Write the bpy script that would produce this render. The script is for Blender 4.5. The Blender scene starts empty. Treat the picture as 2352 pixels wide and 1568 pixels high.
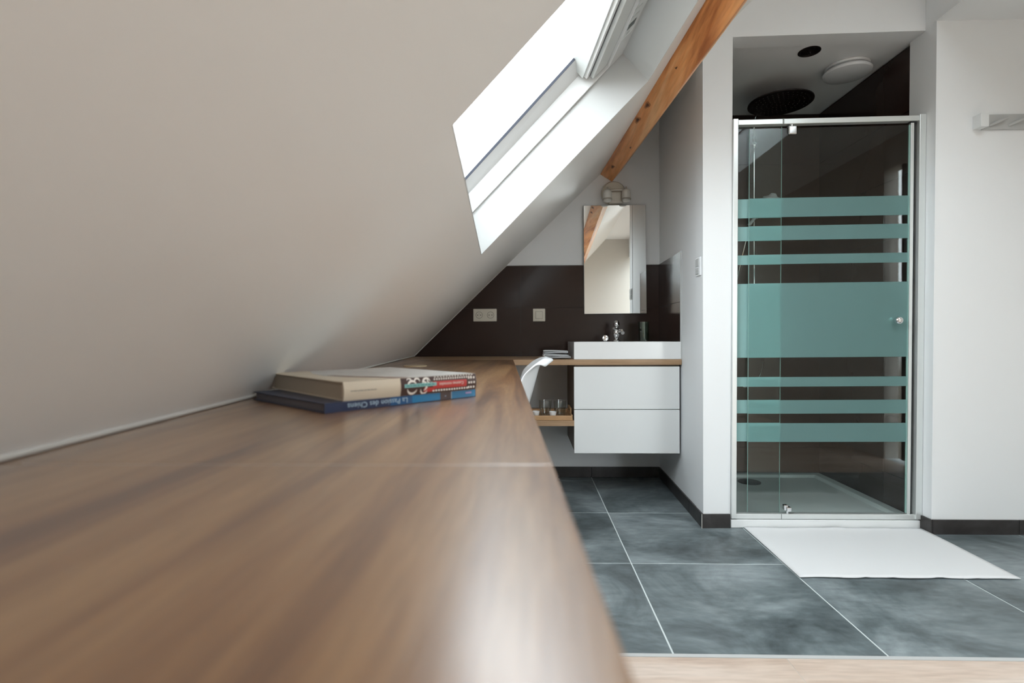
import bpy, bmesh, math, random
from mathutils import Vector, Matrix
random.seed(7)
sc = bpy.context.scene
R = math.radians

# ------------------------------------------------------------------ camera, world, light, exposure
CAM_H = 0.9
FPX = 1210.0
yaw = math.atan(33 / FPX); pit = math.atan(10 / FPX); roll = R(0.25)
fw = Vector((-math.sin(yaw) * math.cos(pit), math.cos(yaw) * math.cos(pit), -math.sin(pit)))
rr = Vector((math.cos(yaw), math.sin(yaw), 0))
upv = rr.cross(fw)
r2 = math.cos(roll) * rr - math.sin(roll) * upv
u2 = math.sin(roll) * rr + math.cos(roll) * upv
cd = bpy.data.cameras.new('camera')
cam = bpy.data.objects.new('camera', cd)
sc.collection.objects.link(cam)
cam.matrix_world = Matrix(((r2.x, u2.x, -fw.x, 0), (r2.y, u2.y, -fw.y, 0), (r2.z, u2.z, -fw.z, CAM_H), (0, 0, 0, 1)))
cd.sensor_width = 36.0
cd.lens = 36.0 * FPX / 2352.0
cd.clip_start = 0.02
cd.dof.use_dof = True
cd.dof.focus_distance = 2.6
cd.dof.aperture_fstop = 3.2
sc.camera = cam

sc.view_settings.view_transform = 'Standard'
sc.view_settings.look = 'None'
sc.view_settings.gamma = 1.0
sc.view_settings.use_curve_mapping = False
sc.view_settings.exposure = 0.0

SKY = 12.0
w = bpy.data.worlds.new('overcast_sky'); sc.world = w; w.use_nodes = True
nt = w.node_tree; nt.nodes.clear()
out = nt.nodes.new('ShaderNodeOutputWorld'); bg = nt.nodes.new('ShaderNodeBackground')
tc = nt.nodes.new('ShaderNodeTexCoord'); sx = nt.nodes.new('ShaderNodeSeparateXYZ')
rp = nt.nodes.new('ShaderNodeValToRGB')
rp.color_ramp.elements[0].position = 0.47; rp.color_ramp.elements[0].color = (0.16, 0.15, 0.13, 1)
rp.color_ramp.elements[1].position = 0.53; rp.color_ramp.elements[1].color = (0.92, 0.97, 1.02, 1)
mp = nt.nodes.new('ShaderNodeMapRange'); mp.inputs[1].default_value = -1; mp.inputs[2].default_value = 1
nt.links.new(tc.outputs['Generated'], sx.inputs[0]); nt.links.new(sx.outputs['Z'], mp.inputs[0])
nt.links.new(mp.outputs[0], rp.inputs[0]); nt.links.new(rp.outputs[0], bg.inputs[0])
bg.inputs[1].default_value = SKY
nt.links.new(bg.outputs[0], out.inputs[0])

def portal(name, c, ex, ey, sx_, sy_, into):
    """area light portal over a window opening; `into` is the direction towards the room"""
    ld = bpy.data.lights.new(name, 'AREA'); ld.shape = 'RECTANGLE'; ld.size = sx_; ld.size_y = sy_
    ld.cycles.is_portal = True
    o = bpy.data.objects.new(name, ld); sc.collection.objects.link(o)
    z = -Vector(into).normalized(); x = Vector(ex).normalized(); y = z.cross(x).normalized(); x = y.cross(z)
    o.matrix_world = Matrix(((x.x, y.x, z.x, c[0]), (x.y, y.y, z.y, c[1]), (x.z, y.z, z.z, c[2]), (0, 0, 0, 1)))
    o['kind'] = 'structure'

# ------------------------------------------------------------------ geometry of the sloping ceiling
CEIL_Z = 2.65
def SJ(Y): return Vector((-0.7322 - 0.0691 * (Y - 3.4085), Y, 0.777))
def SK(Y): return Vector((0.4776 - 0.048 * (Y - 3.385), Y, 1.9405))
SN = Vector((-0.693, -0.042, 0.7195)).normalized()          # outward normal
def S(Y, b, n=0.0):
    J = SJ(Y); K = SK(Y)
    return J + (K - J) * b + SN * n
B_TOP = (CEIL_Z - 0.777) / (1.9405 - 0.777)
Y_BACK = 3.393
Y_REAR = -2.8
X_RIGHT = 2.62

# ------------------------------------------------------------------ materials
def mat(name): 
    m = bpy.data.materials.new(name); m.use_nodes = True
    n = m.node_tree; n.nodes.clear()
    o = n.nodes.new('ShaderNodeOutputMaterial')
    return m, n, o
def plain(name, col, rough=0.5, metal=0.0, spec=0.5, bump=0.0, bscale=200.0, var=0.0, vscale=3.0, coat=0.0):
    m, n, o = mat(name)
    p = n.nodes.new('ShaderNodeBsdfPrincipled')
    p.inputs['Base Color'].default_value = (*col, 1); p.inputs['Roughness'].default_value = rough
    p.inputs['Metallic'].default_value = metal; p.inputs['Specular IOR Level'].default_value = spec
    p.inputs['Coat Weight'].default_value = coat
    t = n.nodes.new('ShaderNodeTexCoord')
    if var > 0:
        ns = n.nodes.new('ShaderNodeTexNoise'); ns.inputs['Scale'].default_value = vscale; ns.inputs['Detail'].default_value = 4
        n.links.new(t.outputs['Object'], ns.inputs['Vector'])
        mx = n.nodes.new('ShaderNodeMix'); mx.data_type = 'RGBA'
        mx.inputs[6].default_value = (*[c * (1 - var) for c in col], 1); mx.inputs[7].default_value = (*[min(1, c * (1 + var)) for c in col], 1)
        n.links.new(ns.outputs['Fac'], mx.inputs[0]); n.links.new(mx.outputs[2], p.inputs['Base Color'])
    if bump > 0:
        nb = n.nodes.new('ShaderNodeTexNoise'); nb.inputs['Scale'].default_value = bscale; nb.inputs['Detail'].default_value = 3
        n.links.new(t.outputs['Object'], nb.inputs['Vector'])
        b = n.nodes.new('ShaderNodeBump'); b.inputs['Strength'].default_value = bump; b.inputs['Distance'].default_value = 0.002
        n.links.new(nb.outputs['Fac'], b.inputs['Height']); n.links.new(b.outputs[0], p.inputs['Normal'])
    n.links.new(p.outputs[0], o.inputs[0])
    return m

def wood(name, cols, along='Y', scale=1.0, rough=0.35, stretch=14.0, knots=0.0, bump=0.12, fine=1.0, contrast=(0.3, 0.7), spec=0.5, coat=0.0, fmix=0.35):
    m, n, o = mat(name)
    L = n.links.new
    p = n.nodes.new('ShaderNodeBsdfPrincipled'); p.inputs['Roughness'].default_value = rough
    p.inputs['Specular IOR Level'].default_value = spec
    p.inputs['Coat Weight'].default_value = coat; p.inputs['Coat Roughness'].default_value = 0.25; p.inputs['Coat IOR'].default_value = 1.55
    t = n.nodes.new('ShaderNodeTexCoord'); mpn = n.nodes.new('ShaderNodeMapping')
    s = [stretch, stretch, stretch]; s['XYZ'.index(along)] = 1.0
    mpn.inputs['Scale'].default_value = [a * scale for a in s]
    L(t.outputs['Object'], mpn.inputs['Vector'])
    n1 = n.nodes.new('ShaderNodeTexNoise'); n1.inputs['Scale'].default_value = 1.0; n1.inputs['Detail'].default_value = 6
    n1.inputs['Roughness'].default_value = 0.55; n1.inputs['Distortion'].default_value = 0.9
    L(mpn.outputs[0], n1.inputs['Vector'])
    n2 = n.nodes.new('ShaderNodeTexNoise'); n2.inputs['Scale'].default_value = 9.0 * fine; n2.inputs['Detail'].default_value = 4
    L(mpn.outputs[0], n2.inputs['Vector'])
    r = n.nodes.new('ShaderNodeValToRGB'); e = r.color_ramp.elements
    e[0].position = contrast[0]; e[0].color = (*cols[0], 1); e[1].position = contrast[1]; e[1].color = (*cols[-1], 1)
    if len(cols) == 3:
        q = e.new((contrast[0] + contrast[1]) / 2); q.color = (*cols[1], 1)
    L(n1.outputs['Fac'], r.inputs[0])
    mx = n.nodes.new('ShaderNodeMix'); mx.data_type = 'RGBA'; mx.blend_type = 'MULTIPLY'; mx.inputs[0].default_value = fmix
    L(r.outputs[0], mx.inputs[6])
    r2_ = n.nodes.new('ShaderNodeValToRGB'); r2_.color_ramp.elements[0].position = 0.35; r2_.color_ramp.elements[0].color = (0.62, 0.58, 0.54, 1)
    r2_.color_ramp.elements[1].position = 0.62
    L(n2.outputs['Fac'], r2_.inputs[0]); L(r2_.outputs[0], mx.inputs[7])
    last = mx.outputs[2]
    if knots > 0:
        mk = n.nodes.new('ShaderNodeMapping'); ks = [5.0, 5.0, 5.0]; ks['XYZ'.index(along)] = 1.6
        mk.inputs['Scale'].default_value = ks; L(t.outputs['Object'], mk.inputs['Vector'])
        v = n.nodes.new('ShaderNodeTexVoronoi'); v.inputs['Scale'].default_value = 1.3; L(mk.outputs[0], v.inputs['Vector'])
        kr = n.nodes.new('ShaderNodeValToRGB'); kr.color_ramp.elements[0].position = 0.03; kr.color_ramp.elements[0].color = (0.25, 0.16, 0.1, 1)
        kr.color_ramp.elements[1].position = 0.14; kr.color_ramp.elements[1].color = (1, 1, 1, 1)
        L(v.outputs['Distance'], kr.inputs[0])
        m2 = n.nodes.new('ShaderNodeMix'); m2.data_type = 'RGBA'; m2.blend_type = 'MULTIPLY'; m2.inputs[0].default_value = knots
        L(last, m2.inputs[6]); L(kr.outputs[0], m2.inputs[7]); last = m2.outputs[2]
    L(last, p.inputs['Base Color'])
    b = n.nodes.new('ShaderNodeBump'); b.inputs['Strength'].default_value = bump; b.inputs['Distance'].default_value = 0.002
    L(n2.outputs['Fac'], b.inputs['Height']); L(b.outputs[0], p.inputs['Normal'])
    L(p.outputs[0], o.inputs[0])
    return m

def stone(name, c0, c1, c2, rough, scale=2.5, bump=0.1):
    m, n, o = mat(name); L = n.links.new
    p = n.nodes.new('ShaderNodeBsdfPrincipled'); p.inputs['Roughness'].default_value = rough
    t = n.nodes.new('ShaderNodeTexCoord'); oi = n.nodes.new('ShaderNodeObjectInfo')
    ad = n.nodes.new('ShaderNodeVectorMath'); ad.operation = 'ADD'
    ml = n.nodes.new('ShaderNodeMath'); ml.operation = 'MULTIPLY'; ml.inputs[1].default_value = 37.0
    L(oi.outputs['Random'], ml.inputs[0]); L(t.outputs['Object'], ad.inputs[0]); L(ml.outputs[0], ad.inputs[1])
    n1 = n.nodes.new('ShaderNodeTexNoise'); n1.inputs['Scale'].default_value = scale; n1.inputs['Detail'].default_value = 7; n1.inputs['Distortion'].default_value = 0.7
    n1.inputs['Roughness'].default_value = 0.62
    L(ad.outputs[0], n1.inputs['Vector'])
    r = n.nodes.new('ShaderNodeValToRGB'); e = r.color_ramp.elements
    e[0].position = 0.32; e[0].color = (*c0, 1); e[1].position = 0.68; e[1].color = (*c2, 1); q = e.new(0.48); q.color = (*c1, 1)
    L(n1.outputs['Fac'], r.inputs[0])
    mp2 = n.nodes.new('ShaderNodeMapping'); mp2.inputs['Scale'].default_value = (9, 28, 9); L(ad.outputs[0], mp2.inputs[0])
    n2 = n.nodes.new('ShaderNodeTexNoise'); n2.inputs['Scale'].default_value = 1.6; n2.inputs['Detail'].default_value = 5; L(mp2.outputs[0], n2.inputs['Vector'])
    mx = n.nodes.new('ShaderNodeMix'); mx.data_type = 'RGBA'; mx.blend_type = 'OVERLAY'; mx.inputs[0].default_value = 0.45
    L(r.outputs[0], mx.inputs[6]); L(n2.outputs['Fac'], mx.inputs[7]); L(mx.outputs[2], p.inputs['Base Color'])
    b = n.nodes.new('ShaderNodeBump'); b.inputs['Strength'].default_value = bump; b.inputs['Distance'].default_value = 0.003
    L(n2.outputs['Fac'], b.inputs['Height']); L(b.outputs[0], p.inputs['Normal'])
    L(p.outputs[0], o.inputs[0])
    return m

def clear_glass(name, tint, refl_max=1.0, boost=0.0):
    m, n, o = mat(name); L = n.links.new
    tr = n.nodes.new('ShaderNodeBsdfTransparent'); tr.inputs[0].default_value = (*tint, 1)
    g = n.nodes.new('ShaderNodeBsdfGlossy'); g.inputs['Roughness'].default_value = 0.0
    lw = n.nodes.new('ShaderNodeLayerWeight'); lw.inputs[0].default_value = 0.5
    pw = n.nodes.new('ShaderNodeMath'); pw.operation = 'POWER'; pw.inputs[1].default_value = 5.0; L(lw.outputs['Facing'], pw.inputs[0])
    a = n.nodes.new('ShaderNodeMath'); a.operation = 'MULTIPLY_ADD'; a.inputs[1].default_value = 0.9; a.inputs[2].default_value = 0.035 + boost; L(pw.outputs[0], a.inputs[0])
    mx = n.nodes.new('ShaderNodeMixShader'); L(a.outputs[0], mx.inputs[0]); L(tr.outputs[0], mx.inputs[1]); L(g.outputs[0], mx.inputs[2])
    L(mx.outputs[0], o.inputs[0])
    return m

def frosted(name, amount=0.3):
    m, n, o = mat(name); L = n.links.new
    d = n.nodes.new('ShaderNodeBsdfDiffuse'); d.inputs[0].default_value = (0.46, 0.74, 0.73, 1)
    t = n.nodes.new('ShaderNodeBsdfTransparent'); t.inputs[0].default_value = (0.80, 0.93, 0.92, 1)
    r = n.nodes.new('ShaderNodeBsdfRefraction'); r.inputs['Roughness'].default_value = 0.55; r.inputs['IOR'].default_value = 1.35
    r.inputs[0].default_value = (0.85, 0.97, 0.96, 1)
    m1 = n.nodes.new('ShaderNodeMixShader'); m1.inputs[0].default_value = 0.5; L(t.outputs[0], m1.inputs[1]); L(r.outputs[0], m1.inputs[2])
    m2 = n.nodes.new('ShaderNodeMixShader'); m2.inputs[0].default_value = amount; L(m1.outputs[0], m2.inputs[1]); L(d.outputs[0], m2.inputs[2])
    L(m2.outputs[0], o.inputs[0])
    return m

M = {}
M['wall'] = plain('white_wall_paint', (0.87, 0.89, 0.90), 0.6, bump=0.05, bscale=350, spec=0.25)
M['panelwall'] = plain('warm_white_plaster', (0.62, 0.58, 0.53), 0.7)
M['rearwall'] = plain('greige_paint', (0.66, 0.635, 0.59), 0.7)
M['slope'] = plain('warm_white_ceiling_paint', (0.885, 0.872, 0.845), 0.42, bump=0.05, bscale=300, spec=0.35)
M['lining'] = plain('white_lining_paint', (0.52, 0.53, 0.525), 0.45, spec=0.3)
M['lacquer'] = plain('white_window_lacquer', (0.70, 0.71, 0.71), 0.25, spec=0.5)
M['gasket'] = plain('black_rubber', (0.015, 0.018, 0.02), 0.5)
M['bluegasket'] = plain('dark_blue_gasket', (0.012, 0.016, 0.03), 0.6)
M['grey_plastic'] = plain('grey_plastic', (0.45, 0.47, 0.46), 0.4)
M['labelgrey'] = plain('pale_grey_label', (0.62, 0.64, 0.63), 0.35)
M['darkprint'] = plain('dark_print', (0.09, 0.10, 0.10), 0.5)
M['browntile'] = plain('dark_brown_glazed_tile', (0.036, 0.021, 0.017), 0.15, spec=0.35, bump=0.02, bscale=30, var=0.15, vscale=4)
M['browngrout'] = plain('dark_grout', (0.03, 0.022, 0.02), 0.7)
M['floortile'] = stone('slate_grey_floor_tile', (0.045, 0.055, 0.058), (0.135, 0.165, 0.175), (0.29, 0.335, 0.35), 0.42)
M['basetile'] = stone('dark_baseboard_tile', (0.022, 0.019, 0.018), (0.034, 0.030, 0.029), (0.055, 0.052, 0.052), 0.35, scale=5)
M['grout'] = plain('pale_grout', (0.66, 0.72, 0.72), 0.8)
M['palewood'] = wood('pale_wood_floor', [(0.50, 0.37, 0.29), (0.66, 0.53, 0.44), (0.74, 0.63, 0.55)], 'X', 1.2, 0.35, 9, bump=0.05)
M['desk'] = wood('walnut_laminate', [(0.15, 0.055, 0.013), (0.29, 0.135, 0.045), (0.40, 0.215, 0.088)], 'Y', 1.15, 0.36, 13, bump=0.20, fine=1.4, contrast=(0.34, 0.62), spec=0.8, coat=1.0, fmix=0.5)
M['counter'] = wood('oak_laminate', [(0.30, 0.18, 0.09), (0.42, 0.27, 0.155), (0.48, 0.32, 0.20)], 'X', 1.0, 0.38, 14)
M['beam'] = wood('varnished_pine', [(0.46, 0.14, 0.035), (0.90, 0.38, 0.13), (0.98, 0.54, 0.24)], 'Y', 0.9, 0.40, 12, knots=0.9, bump=0.1, contrast=(0.36, 0.62))
M['traywood'] = wood('bamboo', [(0.40, 0.22, 0.10), (0.55, 0.34, 0.17)], 'X', 2.0, 0.4, 10)
M['ceramic'] = plain('white_ceramic', (0.86, 0.87, 0.87), 0.12, coat=0.3)
M['cabinet'] = plain('white_matt_front', (0.80, 0.82, 0.82), 0.35, spec=0.4)
M['cabbody'] = plain('brown_cabinet_side', (0.16, 0.115, 0.085), 0.5)
M['mirror'] = plain('mirror_silver', (0.90, 0.92, 0.91), 0.0, metal=1.0)
M['edge'] = plain('mirror_edge', (0.25, 0.27, 0.26), 0.3)
M['chrome'] = plain('chrome', (0.82, 0.83, 0.84), 0.08, metal=1.0)
M['alu'] = plain('satin_aluminium', (0.74, 0.77, 0.76), 0.30, metal=0.45)
M['darkmetal'] = plain('dark_bronze', (0.022, 0.016, 0.015), 0.45, metal=0.6)
M['cream'] = plain('cream_plastic', (0.72, 0.68, 0.58), 0.35)
M['creamdark'] = plain('cream_shadow_gap', (0.30, 0.27, 0.21), 0.5)
M['whiteplastic'] = plain('white_plastic', (0.82, 0.84, 0.86), 0.22)
M['shade'] = plain('opal_glass_shade', (0.78, 0.78, 0.73), 0.3)
M['lampmetal'] = plain('satin_nickel', (0.55, 0.52, 0.46), 0.35, metal=0.4)
M['tray'] = plain('white_acrylic', (0.80, 0.82, 0.82), 0.25)
M['towel'] = plain('white_terry', (0.86, 0.87, 0.88), 0.95, spec=0.1, bump=0.6, bscale=900)
M['greytowel'] = plain('light_grey_cloth', (0.66, 0.68, 0.70), 0.95, spec=0.1, bump=0.4, bscale=700)
M['glass'] = clear_glass('clear_glass', (0.93, 0.965, 0.955))
M['winglass'] = clear_glass('window_glass', (0.97, 0.985, 0.98))
M['drink'] = clear_glass('drinking_glass', (0.955, 0.97, 0.96), boost=0.05)
M['greenglass'] = clear_glass('green_drinking_glass', (0.78, 0.89, 0.85), boost=0.10)
M['frost'] = frosted('frosted_glass', 0.19)
M['frost_panel'] = frosted('frosted_panel_glass', 0.46)
M['glassedge'] = plain('green_glass_edge', (0.28, 0.45, 0.41), 0.2)
M['navy'] = plain('navy_cover', (0.018, 0.030, 0.075), 0.3)
M['blue'] = plain('blue_print', (0.0, 0.165, 0.36), 0.3)
M['deepblue'] = plain('deep_blue_print', (0.006, 0.075, 0.20), 0.3)
M['brownprint'] = plain('brown_print', (0.055, 0.025, 0.02), 0.35)
M['creampaper'] = plain('cream_cover', (0.62, 0.53, 0.41), 0.45)
M['pages'] = plain('page_block', (0.46, 0.38, 0.29), 0.8, bump=0.3, bscale=600)
M['greycover'] = plain('silver_grey_print', (0.55, 0.54, 0.52), 0.35, var=0.35, vscale=30)
M['redprint'] = plain('red_print', (0.48, 0.045, 0.04), 0.35)
M['tealprint'] = plain('teal_print', (0.22, 0.47, 0.45), 0.35)
M['tealdark'] = plain('dark_teal_print', (0.04, 0.20, 0.20), 0.35)
M['whiteprint'] = plain('white_print', (0.80, 0.74, 0.68), 0.35)
M['lightblue'] = plain('pale_blue_print', (0.42, 0.55, 0.66), 0.35)
M['pinkprint'] = plain('pink_violet_print', (0.40, 0.32, 0.58), 0.35)
M['caulk'] = plain('white_caulk', (0.62, 0.60, 0.56), 0.5)

# ------------------------------------------------------------------ builders
col = sc.collection
class MB:
    def __init__(s): s.v = []; s.f = []; s.sm = []
    def face(s, pts, smooth=False):
        k = len(s.v); s.v += [Vector(p) for p in pts]; s.f.append(tuple(range(k, k + len(pts)))); s.sm.append(smooth); return s
    def mesh(s, vs, fs, smooth=False):
        k = len(s.v); s.v += [Vector(p) for p in vs]
        for f in fs: s.f.append(tuple(i + k for i in f)); s.sm.append(smooth)
        return s
    def hexa(s, p):   # 8 pts: bottom 4 ccw, top 4 ccw
        return s.mesh(p, [(0, 3, 2, 1), (4, 5, 6, 7), (0, 1, 5, 4), (1, 2, 6, 5), (2, 3, 7, 6), (3, 0, 4, 7)])
    def box(s, x0, x1, y0, y1, z0, z1):
        return s.hexa([(x0, y0, z0), (x1, y0, z0), (x1, y1, z0), (x0, y1, z0), (x0, y0, z1), (x1, y0, z1), (x1, y1, z1), (x0, y1, z1)])
    def prism(s, poly, d):   # poly: planar loop; extruded by vector d
        n = len(poly); d = Vector(d); a = [Vector(p) for p in poly]; b = [p + d for p in a]
        return s.mesh(a + b, [tuple(range(n - 1, -1, -1)), tuple(range(n, 2 * n))] + [(i, (i + 1) % n, n + (i + 1) % n, n + i) for i in range(n)])
    def lathe(s, prof, c=(0, 0, 0), axis=(0, 0, 1), seg=24, cap=True):   # prof: (r, h)
        c = Vector(c); a = Vector(axis).normalized()
        t = Vector((1, 0, 0)) if abs(a.x) < 0.9 else Vector((0, 1, 0))
        x = a.cross(t).normalized(); y = a.cross(x)
        vs = []
        for r, h in prof:
            for i in range(seg):
                q = 2 * math.pi * i / seg
                vs.append(c + a * h + (x * math.cos(q) + y * math.sin(q)) * r)
        fs = []
        for j in range(len(prof) - 1):
            for i in range(seg):
                k = (i + 1) % seg
                fs.append((j * seg + i, j * seg + k, (j + 1) * seg + k, (j + 1) * seg + i))
        s.mesh(vs, fs, True)
        if cap:
            if prof[0][0] > 1e-5: s.mesh([vs[i] for i in range(seg)], [tuple(range(seg - 1, -1, -1))])
            if prof[-1][0] > 1e-5: s.mesh([vs[(len(prof) - 1) * seg + i] for i in range(seg)], [tuple(range(seg))])
        return s
    def cyl(s, p, q, r, seg=16, r2=None):
        p = Vector(p); q = Vector(q); return s.lathe([(r, 0), (r if r2 is None else r2, (q - p).length)], p, q - p, seg)
    def tube(s, pts, r, seg=10):
        pts = [Vector(p) for p in pts]; n = len(pts); vs = []
        px = None
        for i, p in enumerate(pts):
            d = (pts[min(i + 1, n - 1)] - pts[max(i - 1, 0)]).normalized()
            if px is None:
                t = Vector((0, 0, 1)) if abs(d.z) < 0.9 else Vector((1, 0, 0)); px = d.cross(t).normalized()
            px = (px - d * px.dot(d)).normalized(); py = d.cross(px)
            for k in range(seg):
                a = 2 * math.pi * k / seg; vs.append(p + (px * math.cos(a) + py * math.sin(a)) * r)
        fs = [(i * seg + k, i * seg + (k + 1) % seg, (i + 1) * seg + (k + 1) % seg, (i + 1) * seg + k) for i in range(n - 1) for k in range(seg)]
        s.mesh(vs, fs, True)
        s.mesh(vs[:seg], [tuple(range(seg - 1, -1, -1))]); s.mesh(vs[-seg:], [tuple(range(seg))]); return s
    def build(s, name, m, parent=None, bevel=0.0, bseg=2, origin=None, local=False):
        me = bpy.data.meshes.new(name)
        off = Vector((0, 0, 0))
        if origin == 'base' :
            xs = [v.x for v in s.v]; ys = [v.y for v in s.v]; zs = [v.z for v in s.v]
            off = Vector(((min(xs) + max(xs)) / 2, (min(ys) + max(ys)) / 2, min(zs)))
        elif origin is not None: off = Vector(origin)
        base = Vector((0, 0, 0))
        if parent is not None and not local:
            p = parent
            while p is not None: base += p.location; p = p.parent
            if origin is None: off = base
        me.from_pydata([tuple(v - off) if not (parent is not None and local) else tuple(v) for v in s.v], [], s.f)
        for i, p in enumerate(me.polygons): p.use_smooth = s.sm[i] if i < len(s.sm) else False
        me.update()
        bm = bmesh.new(); bm.from_mesh(me); bmesh.ops.remove_doubles(bm, verts=bm.verts, dist=1e-6)
        bmesh.ops.recalc_face_normals(bm, faces=bm.faces)
        bm.to_mesh(me); bm.free()
        if any(s.sm): me.set_sharp_from_angle(angle=R(40))
        me.materials.append(m if not isinstance(m, str) else M[m])
        o = bpy.data.objects.new(name, me); col.objects.link(o)
        if parent is not None:
            o.parent = parent
            if not local: o.location = off - base
        else: o.location = off
        if bevel > 0:
            bv = o.modifiers.new('bevel', 'BEVEL'); bv.width = bevel; bv.segments = bseg; bv.limit_method = 'ANGLE'; bv.angle_limit = R(40)
        return o

def tag(o, label, cat, group=None):
    o['label'] = label; o['category'] = cat
    if group: o['group'] = group
    return o
def thing(name, label, cat, loc, rz=0.0, group=None):
    o = bpy.data.objects.new(name, None); col.objects.link(o); o.empty_display_size = 0.05
    o.location = loc; o.rotation_euler = (0, 0, rz); return tag(o, label, cat, group)
def struct(o): o['kind'] = 'structure'; return o
def copy_tree(o, parent=None):
    c = o.copy(); col.objects.link(c); c.parent = parent
    for ch in list(o.children): copy_tree(ch, c)
    return c
def lerp(a, b, t): return a + (b - a) * t
def text_mb(body, size, place, depth=0.0002, sx=1.0):
    """flat lettering; place maps (x, y) of the text plane to a point"""
    cu = bpy.data.curves.new('lettering', 'FONT'); cu.body = body; cu.size = size; cu.resolution_u = 2
    o = bpy.data.objects.new('lettering', cu); col.objects.link(o)
    dg = bpy.context.evaluated_depsgraph_get(); me = o.evaluated_get(dg).to_mesh()
    vs = [place(v.co.x * sx, v.co.y) for v in me.vertices]; fs = [tuple(p.vertices) for p in me.polygons]
    wdt = max([v.co.x for v in me.vertices] + [0]) * sx
    o.evaluated_get(dg).to_mesh_clear(); bpy.data.objects.remove(o); bpy.data.curves.remove(cu)
    m = MB(); m.mesh(vs, fs); return m, wdt

# clip a convex 2D polygon by half plane a*x+b*y<=c
def clip(poly, a, b, c):
    res = []
    for i in range(len(poly)):
        p = poly[i]; q = poly[(i + 1) % len(poly)]
        dp = a * p[0] + b * p[1] - c; dq = a * q[0] + b * q[1] - c
        if dp <= 0: res.append(p)
        if (dp < 0 < dq) or (dq < 0 < dp):
            t = dp / (dp - dq); res.append((p[0] + (q[0] - p[0]) * t, p[1] + (q[1] - p[1]) * t))
    return res

# ================================================================== LARGE STRUCTURE
# ---- floor: slab, slate tiles, threshold strip, wooden planks
XL = -0.85
floor = struct(MB().box(XL, X_RIGHT + 0.1, Y_REAR, Y_BACK + 0.05, -0.12, -0.0012).build('floor', 'grout'))
GX = [0.4135 + 0.6 * k for k in range(-3, 6)]; GY = [1.4985, 2.0985, 2.6995, 3.2995, 3.9]
g = 0.0026
for i in range(len(GX) - 1):
    for j in range(len(GY) - 1):
        x0, x1 = max(GX[i], XL), min(GX[i + 1], X_RIGHT); y0, y1 = GY[j], min(GY[j + 1], Y_BACK)
        if x1 - x0 < 0.03: continue
        if GX[i] > 1.6:
            if j == 1: continue
            if j == 0: y1 = min(GY[2], 2.44)
        MB().box(x0 + g, x1 - g, y0 + g, y1 - g, -0.012, 0.0).build('floor_tile', 'floortile', floor, bevel=0.0008, bseg=1, origin=((x0 + x1) / 2, (y0 + y1) / 2, 0))
MB().box(XL, X_RIGHT, 1.484, 1.4985, -0.006, 0.0015).build('threshold_strip', 'lining', floor, bevel=0.001)
yy = 1.4835; row = 0
while yy > Y_REAR + 0.05:
    y0 = yy - 0.195; xs = 0.7225 - (0 if row == 0 else [0.45, 0.8, 0.2, 0.6][row % 4]) - 2.4
    while xs < X_RIGHT:
        x0, x1 = max(xs, XL), min(xs + 1.2, X_RIGHT)
        if x1 - x0 > 0.05:
            MB().box(x0 + 0.0008, x1 - 0.0008, max(y0, Y_REAR) + 0.0008, yy - 0.0008, -0.012, 0.0).build('floor_plank', 'palewood', floor, origin=((x0 + x1) / 2 + random.uniform(0, .01), yy, 0))
        xs += 1.2
    yy = y0; row += 1

# ---- sloping ceiling with two openings (quad corners given as (Y, b))
O1 = [(0.80, 0.382), (2.122, 0.391), (2.00, 0.9315), (0.71, 0.990)]       # near-bottom, far-bottom, far-top, near-top
TH = 0.32
mb = MB()
for n_ in (0.0, TH):
    for (y0, y1, O) in ((Y_REAR, 0.0, None), (0.0, 3.45, O1)):
        if O is None:
            for i in range(6):
                ya, yb = lerp(y0, y1, i / 6), lerp(y0, y1, (i + 1) / 6)
                for (ba, bb_) in ((0, .5), (.5, 1.0), (1.0, B_TOP + .02)): mb.face([S(ya, ba, n_), S(yb, ba, n_), S(yb, bb_, n_), S(ya, bb_, n_)])
            continue
        o4 = [(y0, 0.0), (y1, 0.0), (y1, B_TOP + 0.02), (y0, B_TOP + 0.02)]
        NB_, FB_, FT_, NT_ = [o4[0], o4[1], o4[2], o4[3]]
        q = [NB_, FB_, FT_, NT_]
        for k in range(4):
            a, b = q[k], q[(k + 1) % 4]; c, d = O[(k + 1) % 4], O[k]
            # subdivide for the slight twist
            NS = 6
            for i in range(NS):
                t0, t1 = i / NS, (i + 1) / NS
                P = [(lerp(a[0], b[0], t0), lerp(a[1], b[1], t0)), (lerp(a[0], b[0], t1), lerp(a[1], b[1], t1)),
                     (lerp(d[0], c[0], t1), lerp(d[1], c[1], t1)), (lerp(d[0], c[0], t0), lerp(d[1], c[1], t0))]
                mb.face([S(Y, bb, n_) for Y, bb in P])
for (y0, y1, b0, b1) in ((Y_REAR, 3.45, 0, 0), (Y_REAR, 3.45, B_TOP + .02, B_TOP + .02)):
    ys = [lerp(Y_REAR, 0.0, i / 6) for i in range(7)] + [lerp(0.0, 3.45, i / 6) for i in range(1, 7)]
    for ya, yb in zip(ys, ys[1:]): mb.face([S(ya, b0, 0), S(yb, b0, 0), S(yb, b0, TH), S(ya, b0, TH)])
for i in range(6):
    ba, bb_ = (B_TOP + .02) * i / 6, (B_TOP + .02) * (i + 1) / 6
    mb.face([S(3.45, ba, 0), S(3.45, bb_, 0), S(3.45, bb_, TH), S(3.45, ba, TH)])
for ba, bb_ in ((0, .5), (.5, 1.0), (1.0, B_TOP + .02)): mb.face([S(Y_REAR, ba, 0), S(Y_REAR, bb_, 0), S(Y_REAR, bb_, TH), S(Y_REAR, ba, TH)])
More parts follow.
